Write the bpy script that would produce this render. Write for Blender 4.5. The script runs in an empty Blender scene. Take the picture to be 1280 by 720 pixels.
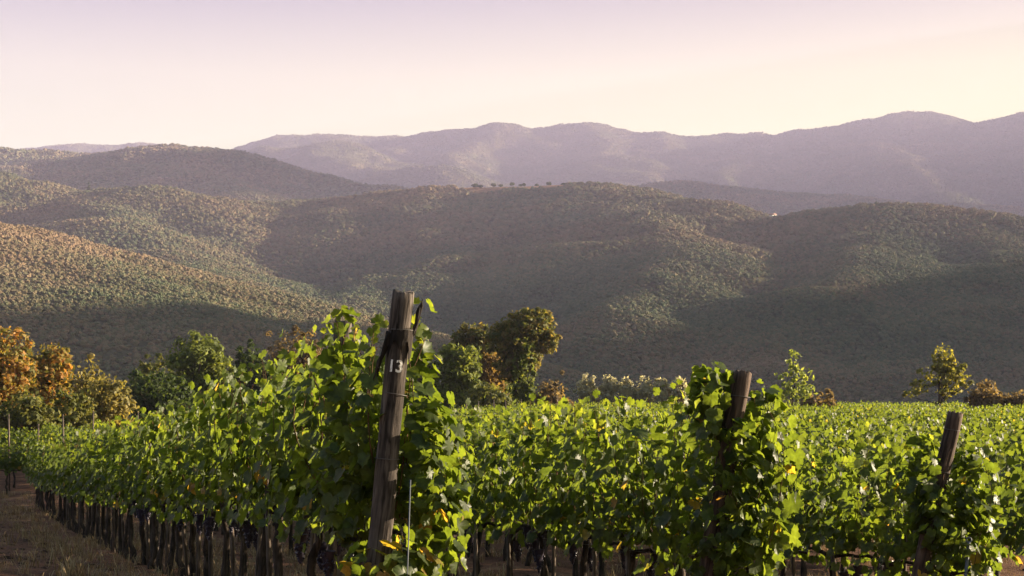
import bpy, math, random
import numpy as np
from mathutils import Vector, Matrix

R = math.radians
rng = np.random.default_rng(7)
random.seed(7)
C = bpy.context.scene.collection
SC = bpy.context.scene

# ------------------------------------------------------------------ camera
F, CX, HY = 1800.0, 640.0, 495.0          # focal length in photo pixels, image centre, horizon row
cam_d = bpy.data.cameras.new('camera')
cam_d.sensor_width = 36.0
cam_d.lens = F / 1280 * 36
cam_d.shift_y = (HY - 360) / 1280
cam_d.clip_start, cam_d.clip_end = 0.05, 40000
cam = bpy.data.objects.new('camera', cam_d)
C.objects.link(cam)
cam.location = (0, 0, 0)
cam.rotation_euler = (R(90), 0, 0)
SC.camera = cam

# ------------------------------------------------------------------ light
SUN_AZ, SUN_EL = 75.5, 11.2               # degrees right of the view axis, above the horizon
world = bpy.data.worlds.new('World')
SC.world = world
world.use_nodes = True
wn, wl = world.node_tree.nodes, world.node_tree.links
wn.clear()
w_out = wn.new('ShaderNodeOutputWorld')
w_bg = wn.new('ShaderNodeBackground')
w_bg.inputs['Strength'].default_value = 0.05
sky = wn.new('ShaderNodeTexSky')
sky.sky_type = 'NISHITA'
sky.sun_disc = False
sky.sun_elevation = R(SUN_EL)
sky.sun_rotation = R(SUN_AZ)
sky.dust_density = 4.0
sky.air_density = 1.2
tc = wn.new('ShaderNodeTexCoord')
sx = wn.new('ShaderNodeSeparateXYZ')
wl.new(tc.outputs['Generated'], sx.inputs[0])
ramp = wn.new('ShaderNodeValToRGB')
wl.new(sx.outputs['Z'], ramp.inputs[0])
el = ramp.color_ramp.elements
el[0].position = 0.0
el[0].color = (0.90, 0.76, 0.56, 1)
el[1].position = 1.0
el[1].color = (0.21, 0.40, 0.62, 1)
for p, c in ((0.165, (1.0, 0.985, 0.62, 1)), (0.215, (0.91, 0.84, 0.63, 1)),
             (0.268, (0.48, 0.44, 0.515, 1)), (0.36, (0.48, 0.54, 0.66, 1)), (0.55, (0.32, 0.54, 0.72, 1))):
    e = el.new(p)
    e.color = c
# the sky is rosier away from the sun (left), yellower towards it (right)
side = wn.new('ShaderNodeMapRange')
wl.new(sx.outputs['X'], side.inputs[0])
side.inputs[1].default_value, side.inputs[2].default_value = -0.40, 0.45
tint = wn.new('ShaderNodeMix')
tint.data_type = 'RGBA'
wl.new(side.outputs[0], tint.inputs['Factor'])
tint.inputs['A'].default_value = (0.87, 0.865, 0.99, 1)
tint.inputs['B'].default_value = (1.02, 0.99, 0.75, 1)
mul = wn.new('ShaderNodeMix')
mul.data_type = 'RGBA'
mul.blend_type = 'MULTIPLY'
mul.inputs['Factor'].default_value = 1.0
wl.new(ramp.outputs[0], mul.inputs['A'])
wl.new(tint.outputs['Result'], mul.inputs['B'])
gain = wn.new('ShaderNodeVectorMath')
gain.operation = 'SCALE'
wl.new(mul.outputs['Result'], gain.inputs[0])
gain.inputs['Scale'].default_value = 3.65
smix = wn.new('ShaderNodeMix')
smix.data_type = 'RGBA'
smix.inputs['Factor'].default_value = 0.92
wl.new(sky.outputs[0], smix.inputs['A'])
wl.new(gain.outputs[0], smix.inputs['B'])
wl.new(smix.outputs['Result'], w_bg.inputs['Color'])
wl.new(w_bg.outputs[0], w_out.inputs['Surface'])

sun_d = bpy.data.lights.new('sun', 'SUN')
sun_d.energy = 5.0
sun_d.angle = R(0.6)
sun_d.color = (1.0, 0.82, 0.58)
sun = bpy.data.objects.new('sun', sun_d)
C.objects.link(sun)
S_DIR = Vector((math.sin(R(SUN_AZ)) * math.cos(R(SUN_EL)), math.cos(R(SUN_AZ)) * math.cos(R(SUN_EL)), math.sin(R(SUN_EL))))
sun.rotation_euler = S_DIR.to_track_quat('Z', 'Y').to_euler()

SC.view_settings.view_transform = 'Standard'
SC.view_settings.look = 'None'
SC.view_settings.gamma = 1.0
SC.view_settings.use_curve_mapping = False
SC.view_settings.exposure = 2.5
SC.render.engine = 'CYCLES'
SC.cycles.max_bounces = 8
SC.cycles.diffuse_bounces = 3
SC.cycles.glossy_bounces = 2
SC.cycles.transmission_bounces = 4
SC.cycles.volume_bounces = 1
SC.cycles.use_denoising = True
SC.cycles.sample_clamp_indirect = 4.0

# ------------------------------------------------------------------ helpers
def at(px, py, d):
    """a point at depth d seen at photo pixel (px, py)"""
    return np.array([(px - CX) / F * d, d, (HY - py) / F * d])

def _hash(ix, iy, s):
    h = (ix * 374761393 + iy * 668265263 + s * 1442695041) & 0xFFFFFFFF
    h = ((h ^ (h >> 13)) * 1274126177) & 0xFFFFFFFF
    return ((h ^ (h >> 16)) & 0xFFFF) / 65535.0

def noise(x, y, s=0):
    x, y = np.asarray(x, float), np.asarray(y, float)
    ix, iy = np.floor(x).astype(np.int64), np.floor(y).astype(np.int64)
    fx, fy = x - ix, y - iy
    fx, fy = fx * fx * (3 - 2 * fx), fy * fy * (3 - 2 * fy)
    a = _hash(ix, iy, s) * (1 - fx) + _hash(ix + 1, iy, s) * fx
    b = _hash(ix, iy + 1, s) * (1 - fx) + _hash(ix + 1, iy + 1, s) * fx
    return a * (1 - fy) + b * fy

def fbm(x, y, s=0, n=4):
    t, a, tot = 0.0, 1.0, 0.0
    for k in range(n):
        t = t + a * (noise(x * 2 ** k, y * 2 ** k, s + k) - 0.5)
        tot += a
        a *= 0.5
    return t / tot * 2

def sstep(a, b, x):
    t = np.clip((x - a) / (b - a), 0, 1)
    return t * t * (3 - 2 * t)

def smax(a, b, k):
    h = np.clip(0.5 + 0.5 * (a - b) / k, 0, 1)
    return b * (1 - h) + a * h + k * h * (1 - h)

def mesh(name, verts, faces, mats=None, smooth=True, attrs=None, mat_idx=None):
    """verts (N,3), faces: one (M,k) array, or a list of them"""
    me = bpy.data.meshes.new(name)
    if not isinstance(faces, list):
        faces = [faces]
    faces = [np.asarray(f, np.int32) for f in faces if len(f)]
    verts = np.asarray(verts, np.float32)
    me.vertices.add(len(verts))
    me.vertices.foreach_set('co', verts.ravel())
    loops = np.concatenate([f.ravel() for f in faces])
    counts = np.concatenate([np.full(len(f), f.shape[1], np.int32) for f in faces])
    me.loops.add(len(loops))
    me.loops.foreach_set('vertex_index', loops)
    me.polygons.add(len(counts))
    starts = np.concatenate([[0], np.cumsum(counts)[:-1]]).astype(np.int32)
    me.polygons.foreach_set('loop_start', starts)
    if smooth:
        me.polygons.foreach_set('use_smooth', np.ones(len(counts), bool))
    for m in (mats or []):
        me.materials.append(m)
    if mat_idx is not None:
        me.polygons.foreach_set('material_index', np.asarray(mat_idx, np.int32))
    for k, v in (attrs or {}).items():
        v = np.asarray(v, np.float32)
        if v.ndim == 1:
            me.attributes.new(k, 'FLOAT', 'POINT').data.foreach_set('value', v)
        else:
            me.attributes.new(k, 'FLOAT_VECTOR', 'POINT').data.foreach_set('vector', v.ravel())
    me.update(calc_edges=True)
    me.validate()
    return me

def link(name, data, parent=None, loc=None, rot=None):
    o = bpy.data.objects.new(name, data)
    C.objects.link(o)
    if parent:
        o.parent = parent
    if loc is not None:
        o.location = loc
    if rot is not None:
        o.rotation_euler = rot
    return o

def tag(o, label, cat, group=None, kind=None):
    if label:
        o['label'] = label
    if cat:
        o['category'] = cat
    if group:
        o['group'] = group
    if kind:
        o['kind'] = kind
    return o

class Geo:
    """collects pieces for one mesh"""
    def __init__(self):
        self.v, self.q, self.t, self.n = [], [], [], 0
    def add(self, v, q=None, t=None):
        v = np.asarray(v, float)
        if q is not None and len(q):
            self.q.append(np.asarray(q) + self.n)
        if t is not None and len(t):
            self.t.append(np.asarray(t) + self.n)
        self.v.append(v)
        self.n += len(v)
    def tube(self, pts, rad, seg=7, cap=True, rough=0.0):
        pts = np.asarray(pts, float)
        n = len(pts)
        rad = np.broadcast_to(np.asarray(rad, float), (n,))
        tan = np.gradient(pts, axis=0)
        tan /= np.linalg.norm(tan, axis=1, keepdims=True) + 1e-9
        ref = np.array([0.31, 0.2, 0.93]) if abs(tan[0, 2]) < 0.8 else np.array([1.0, 0.13, 0.0])
        u = np.cross(tan, ref)
        u /= np.linalg.norm(u, axis=1, keepdims=True)
        w = np.cross(tan, u)
        a = np.linspace(0, 2 * np.pi, seg, endpoint=False)
        rr = rad[:, None] * (1 + rough * (rng.random((n, seg)) - 0.5))
        v = pts[:, None] + rr[..., None] * (np.cos(a)[None, :, None] * u[:, None] + np.sin(a)[None, :, None] * w[:, None])
        i = np.arange(n - 1)[:, None] * seg
        j = np.arange(seg)[None]
        k = (j + 1) % seg
        q = np.stack([i + j, i + k, i + seg + k, i + seg + j], -1).reshape(-1, 4)
        v = v.reshape(-1, 3)
        t = []
        if cap:
            v = np.vstack([v, pts[:1], pts[-1:]])
            b0, b1 = n * seg, n * seg + 1
            for s in range(seg):
                t.append((b0, (s + 1) % seg, s))
                t.append((b1, (n - 1) * seg + s, (n - 1) * seg + (s + 1) % seg))
        self.add(v, q, t)
    def box(self, c, s, M=None):
        x = np.array([(a, b, d) for a in (-.5, .5) for b in (-.5, .5) for d in (-.5, .5)]) * np.asarray(s)
        if M is not None:
            x = x @ np.asarray(M).T
        self.add(x + np.asarray(c), [(0, 1, 3, 2), (4, 6, 7, 5), (0, 4, 5, 1), (2, 3, 7, 6), (0, 2, 6, 4), (1, 5, 7, 3)])
    def build(self, name, mat, smooth=True):
        f = []
        if self.q:
            f.append(np.concatenate(self.q))
        if self.t:
            f.append(np.concatenate(self.t))
        return mesh(name, np.vstack(self.v), f, [mat], smooth)

# ------------------------------------------------------------------ materials
def mat_new(name):
    m = bpy.data.materials.new(name)
    m.use_nodes = True
    nt = m.node_tree
    return m, nt.nodes, nt.links, nt.nodes['Principled BSDF']

def ramp_node(n, stops):
    r = n.new('ShaderNodeValToRGB')
    e = r.color_ramp.elements
    e[0].position, e[0].color = stops[0][0], (*stops[0][1], 1)
    e[1].position, e[1].color = stops[-1][0], (*stops[-1][1], 1)
    for p, c in stops[1:-1]:
        x = e.new(p)
        x.color = (*c, 1)
    return r

def attr(n, name):
    a = n.new('ShaderNodeAttribute')
    a.attribute_name = name
    return a

def leaf_mat(name, stops, trans=0.45, gloss=0.35, trans_gain=(2.6, 2.4, 1.0), veins=False, attr_name='tint', spec=0.35):
    """thin leaf: reflects one colour, lets a brighter yellow-green through"""
    m, n, l, p = mat_new(name)
    a = attr(n, attr_name)
    r = ramp_node(n, stops)
    l.new(a.outputs['Fac'], r.inputs[0])
    col = r.outputs[0]
    if veins:
        uv = attr(n, 'leafpos')
        s = n.new('ShaderNodeSeparateXYZ')
        l.new(uv.outputs['Vector'], s.inputs[0])
        at2 = n.new('ShaderNodeMath'); at2.operation = 'ARCTAN2'
        l.new(s.outputs['X'], at2.inputs[0]); l.new(s.outputs['Y'], at2.inputs[1])
        k = n.new('ShaderNodeMath'); k.operation = 'MULTIPLY'; k.inputs[1].default_value = 360 / 57.2958 * 57.2958 / 55.0
        l.new(at2.outputs[0], k.inputs[0])
        w = n.new('ShaderNodeMath'); w.operation = 'PINGPONG'; w.inputs[1].default_value = 0.5 * 6.2832 / 6.2832 * 3.14159
        l.new(k.outputs[0], w.inputs[0])
        vr = n.new('ShaderNodeMapRange')
        vr.inputs[1].default_value, vr.inputs[2].default_value = 0.0, 0.28
        vr.inputs[3].default_value, vr.inputs[4].default_value = 1.2, 1.0
        l.new(w.outputs[0], vr.inputs[0])
        mx = n.new('ShaderNodeVectorMath'); mx.operation = 'SCALE'
        l.new(col, mx.inputs[0]); l.new(vr.outputs[0], mx.inputs['Scale'])
        col = mx.outputs[0]
    if veins:
        tco = n.new('ShaderNodeTexCoord')
        nz = n.new('ShaderNodeTexNoise'); nz.inputs['Scale'].default_value = 28; nz.inputs['Detail'].default_value = 4
        l.new(tco.outputs['Object'], nz.inputs['Vector'])
        mo = n.new('ShaderNodeMapRange')
        mo.inputs[1].default_value, mo.inputs[2].default_value = 0.3, 0.7
        mo.inputs[3].default_value, mo.inputs[4].default_value = 0.68, 1.3
        l.new(nz.outputs[0], mo.inputs[0])
        sc2 = n.new('ShaderNodeVectorMath'); sc2.operation = 'SCALE'
        l.new(col, sc2.inputs[0]); l.new(mo.outputs[0], sc2.inputs['Scale'])
        # browned, dry margins on some leaves
        ln = n.new('ShaderNodeVectorMath'); ln.operation = 'LENGTH'
        l.new(uv.outputs['Vector'], ln.inputs[0])
        ad = n.new('ShaderNodeMath'); ad.operation = 'MULTIPLY_ADD'
        l.new(nz.outputs[0], ad.inputs[0]); ad.inputs[1].default_value = 1.2
        l.new(ln.outputs['Value'], ad.inputs[2])
        ed = n.new('ShaderNodeMapRange')
        ed.inputs[1].default_value, ed.inputs[2].default_value = 1.22, 1.36
        ed.inputs[3].default_value, ed.inputs[4].default_value = 0.0, 0.7
        l.new(ad.outputs[0], ed.inputs[0])
        mxb = n.new('ShaderNodeMix'); mxb.data_type = 'RGBA'
        l.new(ed.outputs[0], mxb.inputs['Factor'])
        l.new(sc2.outputs[0], mxb.inputs['A'])
        mxb.inputs['B'].default_value = (0.13, 0.085, 0.03, 1)
        col = mxb.outputs['Result']
    l.new(col, p.inputs['Base Color'])
    p.inputs['Roughness'].default_value = gloss
    p.inputs['Specular IOR Level'].default_value = spec
    t = n.new('ShaderNodeBsdfTranslucent')
    g = n.new('ShaderNodeMix'); g.data_type = 'RGBA'; g.blend_type = 'MULTIPLY'
    g.inputs['Factor'].default_value = 1
    l.new(col, g.inputs['A'])
    g.inputs['B'].default_value = (*trans_gain, 1)
    l.new(g.outputs['Result'], t.inputs['Color'])
    ms = n.new('ShaderNodeMixShader')
    ms.inputs[0].default_value = trans
    l.new(p.outputs[0], ms.inputs[1])
    l.new(t.outputs[0], ms.inputs[2])
    l.new(ms.outputs[0], n['Material Output'].inputs['Surface'])
    return m

VINE_STOPS = [(0.0, (0.028, 0.044, 0.012)), (0.35, (0.043, 0.063, 0.015)), (0.7, (0.064, 0.087, 0.018)),
              (0.90, (0.096, 0.113, 0.026)), (0.95, (0.18, 0.135, 0.03)), (1.0, (0.21, 0.12, 0.04))]
M_VINE = leaf_mat('vine_leaf', VINE_STOPS, 0.51, 0.46, (3.5, 3.15, 0.95), veins=True, spec=0.25)
M_VINE_FAR = leaf_mat('vine_leaf_far', VINE_STOPS, 0.48, 0.5, (2.9, 2.6, 0.9), spec=0.25)

def wood_mat(name, dark, mid, light, scale=1.0, rough=0.9):
    m, n, l, p = mat_new(name)
    tc = n.new('ShaderNodeTexCoord')
    mp = n.new('ShaderNodeMapping')
    mp.inputs['Scale'].default_value = (26 * scale, 26 * scale, 2.6 * scale)
    l.new(tc.outputs['Object'], mp.inputs[0])
    nz = n.new('ShaderNodeTexNoise')
    nz.inputs['Scale'].default_value = 1.0
    nz.inputs['Detail'].default_value = 7
    nz.inputs['Roughness'].default_value = 0.62
    l.new(mp.outputs[0], nz.inputs['Vector'])
    r = ramp_node(n, [(0.30, dark), (0.52, mid), (0.72, light)])
    l.new(nz.outputs[0], r.inputs[0])
    n2 = n.new('ShaderNodeTexNoise')
    n2.inputs['Scale'].default_value = 5 * scale
    n2.inputs['Detail'].default_value = 4
    l.new(tc.outputs['Object'], n2.inputs['Vector'])
    mr = n.new('ShaderNodeMapRange')
    mr.inputs[1].default_value, mr.inputs[2].default_value = 0.3, 0.7
    mr.inputs[3].default_value, mr.inputs[4].default_value = 0.6, 1.25
    l.new(n2.outputs[0], mr.inputs[0])
    v = n.new('ShaderNodeVectorMath'); v.operation = 'SCALE'
    l.new(r.outputs[0], v.inputs[0]); l.new(mr.outputs[0], v.inputs['Scale'])
    # long drying cracks
    mp2 = n.new('ShaderNodeMapping')
    mp2.inputs['Scale'].default_value = (11 * scale, 11 * scale, .9 * scale)
    l.new(tc.outputs['Object'], mp2.inputs[0])
    n3 = n.new('ShaderNodeTexNoise'); n3.inputs['Scale'].default_value = 1.3; n3.inputs['Detail'].default_value = 5
    n3.inputs['Distortion'].default_value = .6
    l.new(mp2.outputs[0], n3.inputs['Vector'])
    ck = ramp_node(n, [(0.455, (1, 1, 1)), (0.492, (.22, .2, .19)), (0.50, (.12, .11, .1)), (0.508, (.3, .28, .27)), (0.54, (1, 1, 1))])
    l.new(n3.outputs[0], ck.inputs[0])
    cm = n.new('ShaderNodeMix'); cm.data_type = 'RGBA'; cm.blend_type = 'MULTIPLY'; cm.inputs['Factor'].default_value = .8
    l.new(v.outputs[0], cm.inputs['A']); l.new(ck.outputs[0], cm.inputs['B'])
    l.new(cm.outputs['Result'], p.inputs['Base Color'])
    b = n.new('ShaderNodeBump')
    b.inputs['Strength'].default_value = 0.9
    b.inputs['Distance'].default_value = 0.012
    l.new(nz.outputs[0], b.inputs['Height'])
    l.new(b.outputs[0], p.inputs['Normal'])
    p.inputs['Roughness'].default_value = rough
    p.inputs['Specular IOR Level'].default_value = 0.2
    return m

M_POST_GREY = wood_mat('weathered_grey_wood', (0.014, 0.011, 0.010), (0.080, 0.064, 0.055), (0.165, 0.138, 0.122))
M_POST_RED = wood_mat('weathered_brown_wood', (0.015, 0.009, 0.007), (0.078, 0.052, 0.040), (0.16, 0.112, 0.088))
M_BARK_DARK = wood_mat('dark_bark', (0.008, 0.006, 0.005), (0.022, 0.016, 0.013), (0.05, 0.038, 0.03))
M_VINEWOOD = wood_mat('vine_wood', (0.012, 0.009, 0.007), (0.045, 0.032, 0.024), (0.10, 0.075, 0.06), 1.4)
M_STAKE = wood_mat('stake_wood', (0.05, 0.036, 0.028), (0.13, 0.10, 0.08), (0.24, 0.2, 0.165), 1.3)
M_TRUNK = wood_mat('tree_bark', (0.03, 0.022, 0.016), (0.09, 0.068, 0.05), (0.17, 0.135, 0.1), 0.15)
M_SHOOT = wood_mat('vine_shoot', (0.05, 0.022, 0.012), (0.10, 0.05, 0.025), (0.16, 0.09, 0.04), 1.0)

def plain(name, col, rough=0.6, metal=0.0):
    m, n, l, p = mat_new(name)
    nz = n.new('ShaderNodeTexNoise')
    nz.inputs['Scale'].default_value = 60
    nz.inputs['Detail'].default_value = 3
    r = ramp_node(n, [(0.3, tuple(c * 0.75 for c in col)), (0.7, tuple(min(1, c * 1.15) for c in col))])
    l.new(nz.outputs[0], r.inputs[0])
    l.new(r.outputs[0], p.inputs['Base Color'])
    p.inputs['Roughness'].default_value = rough
    p.inputs['Metallic'].default_value = metal
    return m

M_PAINT = plain('white_paint', (0.62, 0.60, 0.57), 0.8)
_pr = [q for q in M_PAINT.node_tree.nodes if q.type == 'VALTORGB'][0].color_ramp.elements
_pr[0].position, _pr[0].color = 0.36, (0.20, 0.18, 0.17, 1)
_pr[1].position = 0.50
[q for q in M_PAINT.node_tree.nodes if q.type == 'TEX_NOISE'][0].inputs['Scale'].default_value = 45
M_WIRE = plain('rusty_wire', (0.07, 0.06, 0.055), 0.6, 0.2)
M_ROD = plain('galvanised_rod', (0.07, 0.08, 0.10), 0.7, 0.0)
M_GRAPE = plain('grape_skin', (0.018, 0.014, 0.03), 0.42)
M_WALL = plain('pale_plaster', (0.34, 0.31, 0.26), 0.9)
M_ROOF = plain('terracotta_tile', (0.30, 0.14, 0.09), 0.9)
M_GLASS = plain('dark_window', (0.03, 0.03, 0.035), 0.2)

def ground_mat():
    m, n, l, p = mat_new('dry_earth')
    tc = n.new('ShaderNodeTexCoord')
    a = n.new('ShaderNodeTexNoise'); a.inputs['Scale'].default_value = 0.9; a.inputs['Detail'].default_value = 8
    a.inputs['Roughness'].default_value = 0.65
    b = n.new('ShaderNodeTexNoise'); b.inputs['Scale'].default_value = 14; b.inputs['Detail'].default_value = 8
    b.inputs['Roughness'].default_value = 0.7
    l.new(tc.outputs['Object'], a.inputs['Vector']); l.new(tc.outputs['Object'], b.inputs['Vector'])
    r1 = ramp_node(n, [(0.36, (0.065, 0.029, 0.017)), (0.54, (0.130, 0.062, 0.036)), (0.70, (0.20, 0.125, 0.070))])
    r2 = ramp_node(n, [(0.3, (0.45, 0.42, 0.4)), (0.72, (1.35, 1.3, 1.25))])
    l.new(a.outputs[0], r1.inputs[0]); l.new(b.outputs[0], r2.inputs[0])
    x = n.new('ShaderNodeMix'); x.data_type = 'RGBA'; x.blend_type = 'MULTIPLY'; x.inputs['Factor'].default_value = 1
    l.new(r1.outputs[0], x.inputs['A']); l.new(r2.outputs[0], x.inputs['B'])
    # away from the tracks the meadow is greener
    g = attr(n, 'green')
    y = n.new('ShaderNodeMix'); y.data_type = 'RGBA'
    l.new(g.outputs['Fac'], y.inputs['Factor'])
    l.new(x.outputs['Result'], y.inputs['A'])
    r3 = ramp_node(n, [(0.35, (0.05, 0.065, 0.02)), (0.65, (0.12, 0.12, 0.045))])
    l.new(b.outputs[0], r3.inputs[0])
    l.new(r3.outputs[0], y.inputs['B'])
    l.new(y.outputs['Result'], p.inputs['Base Color'])
    bp = n.new('ShaderNodeBump'); bp.inputs['Strength'].default_value = 0.8; bp.inputs['Distance'].default_value = 0.05
    l.new(b.outputs[0], bp.inputs['Height']); l.new(bp.outputs[0], p.inputs['Normal'])
    p.inputs['Roughness'].default_value = 1
    p.inputs['Specular IOR Level'].default_value = 0.1
    return m
M_GROUND = ground_mat()

def hill_mat(name, s1, stops, nscale):
    m, n, l, p = mat_new(name)
    tc = n.new('ShaderNodeTexCoord')
    a = n.new('ShaderNodeTexNoise'); a.inputs['Scale'].default_value = s1; a.inputs['Detail'].default_value = 6
    l.new(tc.outputs['Object'], a.inputs['Vector'])
    b = n.new('ShaderNodeTexNoise'); b.inputs['Scale'].default_value = nscale; b.inputs['Detail'].default_value = 6
    b.inputs['Roughness'].default_value = 0.7
    l.new(tc.outputs['Object'], b.inputs['Vector'])
    r = ramp_node(n, stops)
    l.new(a.outputs[0], r.inputs[0])
    c = attr(n, 'clearing')
    y = n.new('ShaderNodeMix'); y.data_type = 'RGBA'
    l.new(c.outputs['Fac'], y.inputs['Factor'])
    l.new(r.outputs[0], y.inputs['A'])
    y.inputs['B'].default_value = (0.27, 0.16, 0.09, 1)
    r2 = ramp_node(n, [(0.3, (0.5, 0.5, 0.5)), (0.7, (1.4, 1.4, 1.4))])
    l.new(b.outputs[0], r2.inputs[0])
    x = n.new('ShaderNodeMix'); x.data_type = 'RGBA'; x.blend_type = 'MULTIPLY'; x.inputs['Factor'].default_value = 1
    l.new(y.outputs['Result'], x.inputs['A']); l.new(r2.outputs[0], x.inputs['B'])
    l.new(x.outputs['Result'], p.inputs['Base Color'])
    bp = n.new('ShaderNodeBump'); bp.inputs['Strength'].default_value = 1.0; bp.inputs['Distance'].default_value = 6
    l.new(b.outputs[0], bp.inputs['Height']); l.new(bp.outputs[0], p.inputs['Normal'])
    p.inputs['Roughness'].default_value = 1
    p.inputs['Specular IOR Level'].default_value = 0
    return m
M_HILL = hill_mat('hill_earth', 0.006, [(0.35, (0.070, 0.080, 0.042)), (0.65, (0.120, 0.098, 0.056))], 0.12)

def forest_mat(name, stops, big, own=0.36, zspan=430):
    """crowns: a colour of their own each, drifting in broad patches"""
    m, n, l, p = mat_new(name)
    oi = n.new('ShaderNodeObjectInfo')
    nz = n.new('ShaderNodeTexNoise'); nz.inputs['Scale'].default_value = big; nz.inputs['Detail'].default_value = 3
    l.new(oi.outputs['Location'], nz.inputs['Vector'])
    w = n.new('ShaderNodeMath'); w.operation = 'MULTIPLY_ADD'
    l.new(oi.outputs['Random'], w.inputs[0]); w.inputs[1].default_value = own
    ma = n.new('ShaderNodeMath'); ma.operation = 'MULTIPLY_ADD'
    l.new(nz.outputs[0], ma.inputs[0]); ma.inputs[1].default_value = 1.1; ma.inputs[2].default_value = -0.36 - own * .2
    # greener low, browner on crests; the brown also stands in for warm sunlight
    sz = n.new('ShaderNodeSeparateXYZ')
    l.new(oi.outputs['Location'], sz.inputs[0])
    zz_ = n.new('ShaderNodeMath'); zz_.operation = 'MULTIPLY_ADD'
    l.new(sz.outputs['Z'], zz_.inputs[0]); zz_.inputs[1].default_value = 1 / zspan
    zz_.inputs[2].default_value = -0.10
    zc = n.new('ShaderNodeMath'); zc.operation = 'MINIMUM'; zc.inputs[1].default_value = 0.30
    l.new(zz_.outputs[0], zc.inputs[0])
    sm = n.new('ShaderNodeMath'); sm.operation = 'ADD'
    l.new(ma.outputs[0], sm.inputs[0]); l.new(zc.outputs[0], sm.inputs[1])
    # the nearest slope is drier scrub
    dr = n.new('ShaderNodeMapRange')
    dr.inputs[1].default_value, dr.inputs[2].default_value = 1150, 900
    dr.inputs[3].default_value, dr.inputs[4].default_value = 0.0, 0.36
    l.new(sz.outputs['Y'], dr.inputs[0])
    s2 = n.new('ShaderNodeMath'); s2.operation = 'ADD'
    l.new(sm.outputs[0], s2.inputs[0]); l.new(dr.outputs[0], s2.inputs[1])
    l.new(s2.outputs[0], w.inputs[2])
    r = ramp_node(n, stops)
    l.new(w.outputs[0], r.inputs[0])
    l.new(r.outputs[0], p.inputs['Base Color'])
    p.inputs['Roughness'].default_value = 0.9
    p.inputs['Specular IOR Level'].default_value = 0.1
    return m
FOREST_STOPS = [(0.0, (0.042, 0.066, 0.036)), (0.3, (0.072, 0.093, 0.048)), (0.52, (0.112, 0.110, 0.059)), (0.75, (0.160, 0.124, 0.072)), (1.0, (0.22, 0.150, 0.092))]
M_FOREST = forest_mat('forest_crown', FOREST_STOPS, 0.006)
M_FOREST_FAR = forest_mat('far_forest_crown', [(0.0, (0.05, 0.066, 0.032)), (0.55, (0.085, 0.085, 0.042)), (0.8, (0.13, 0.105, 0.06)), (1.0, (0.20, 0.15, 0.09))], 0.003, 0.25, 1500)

# ------------------------------------------------------------------ terrain
def plane_z(x, y):
    return -0.898 - 0.090 * x - 0.093 * y

SPINES = []     # (points, slope, crest rounding)
def spine(pts, slope, w):
    SPINES.append((np.array([at(*p) for p in pts]), slope, w))
# near left hill
spine([(-420, 215, 900), (-200, 238, 950), (0, 285, 960), (70, 305, 950), (130, 330, 930), (240, 372, 880), (330, 394, 840), (420, 416, 790), (520, 455, 740)], 0.30, 30)
spine([(40, 293, 955), (140, 352, 820), (260, 405, 700)], 0.30, 25)
# main wooded ridge and its spurs
spine([(-500, 190, 2100), (-200, 200, 2100), (-60, 212, 2080), (0, 219, 2050), (45, 226, 2030), (90, 240, 2000), (160, 242, 1950), (200, 236, 1930), (260, 245, 1900),
       (320, 254, 1900), (400, 250, 1930), (470, 244, 1930), (560, 241, 1920), (640, 239, 1900), (690, 238, 1880), (735, 234, 1850), (790, 241, 1800), (850, 259, 1720), (910, 277, 1680)], 0.38, 45)
spine([(90, 240, 2000), (170, 285, 1550), (230, 320, 1350), (330, 380, 1120), (400, 410, 1000)], 0.36, 35)
spine([(735, 234, 1850), (790, 266, 1600), (832, 288, 1450), (845, 312, 1330), (815, 347, 1200), (770, 395, 1060), (735, 450, 960)], 0.42, 30)
spine([(760, 304, 1420), (680, 308, 1450), (580, 322, 1430), (500, 345, 1380), (430, 375, 1250)], 0.36, 30)
# right wooded hill
spine([(905, 300, 1680), (960, 275, 1640), (1010, 267, 1620), (1080, 262, 1590), (1160, 262, 1580), (1220, 270, 1550), (1290, 280, 1520), (1450, 290, 1500), (1700, 280, 1500)], 0.37, 45)
spine([(1080, 262, 1590), (1060, 310, 1320), (1000, 370, 1120), (960, 430, 980)], 0.40, 35)
spine([(1220, 270, 1550), (1210, 330, 1260), (1180, 400, 1050), (1150, 450, 930)], 0.40, 35)
spine([(1400, 290, 1500), (1380, 360, 1200), (1340, 440, 950)], 0.40, 35)
# hill behind on the left
spine([(-500, 160, 3500), (-150, 182, 3500), (-30, 188, 3500), (40, 192, 3480), (100, 199, 3420), (150, 197, 3350), (205, 189, 3300), (250, 194, 3270), (300, 208, 3230), (350, 222, 3200), (400, 236, 3150), (460, 250, 3100)], 0.36, 70)
spine([(205, 189, 3300), (260, 222, 2850), (330, 245, 2600)], 0.40, 50)
# low hill behind on the right
spine([(720, 250, 3900), (800, 234, 3900), (850, 228, 3850), (900, 238, 3850), (960, 246, 3850), (1050, 250, 3800), (1150, 262, 3800), (1250, 268, 3800), (1450, 270, 3800)], 0.36, 60)
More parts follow.
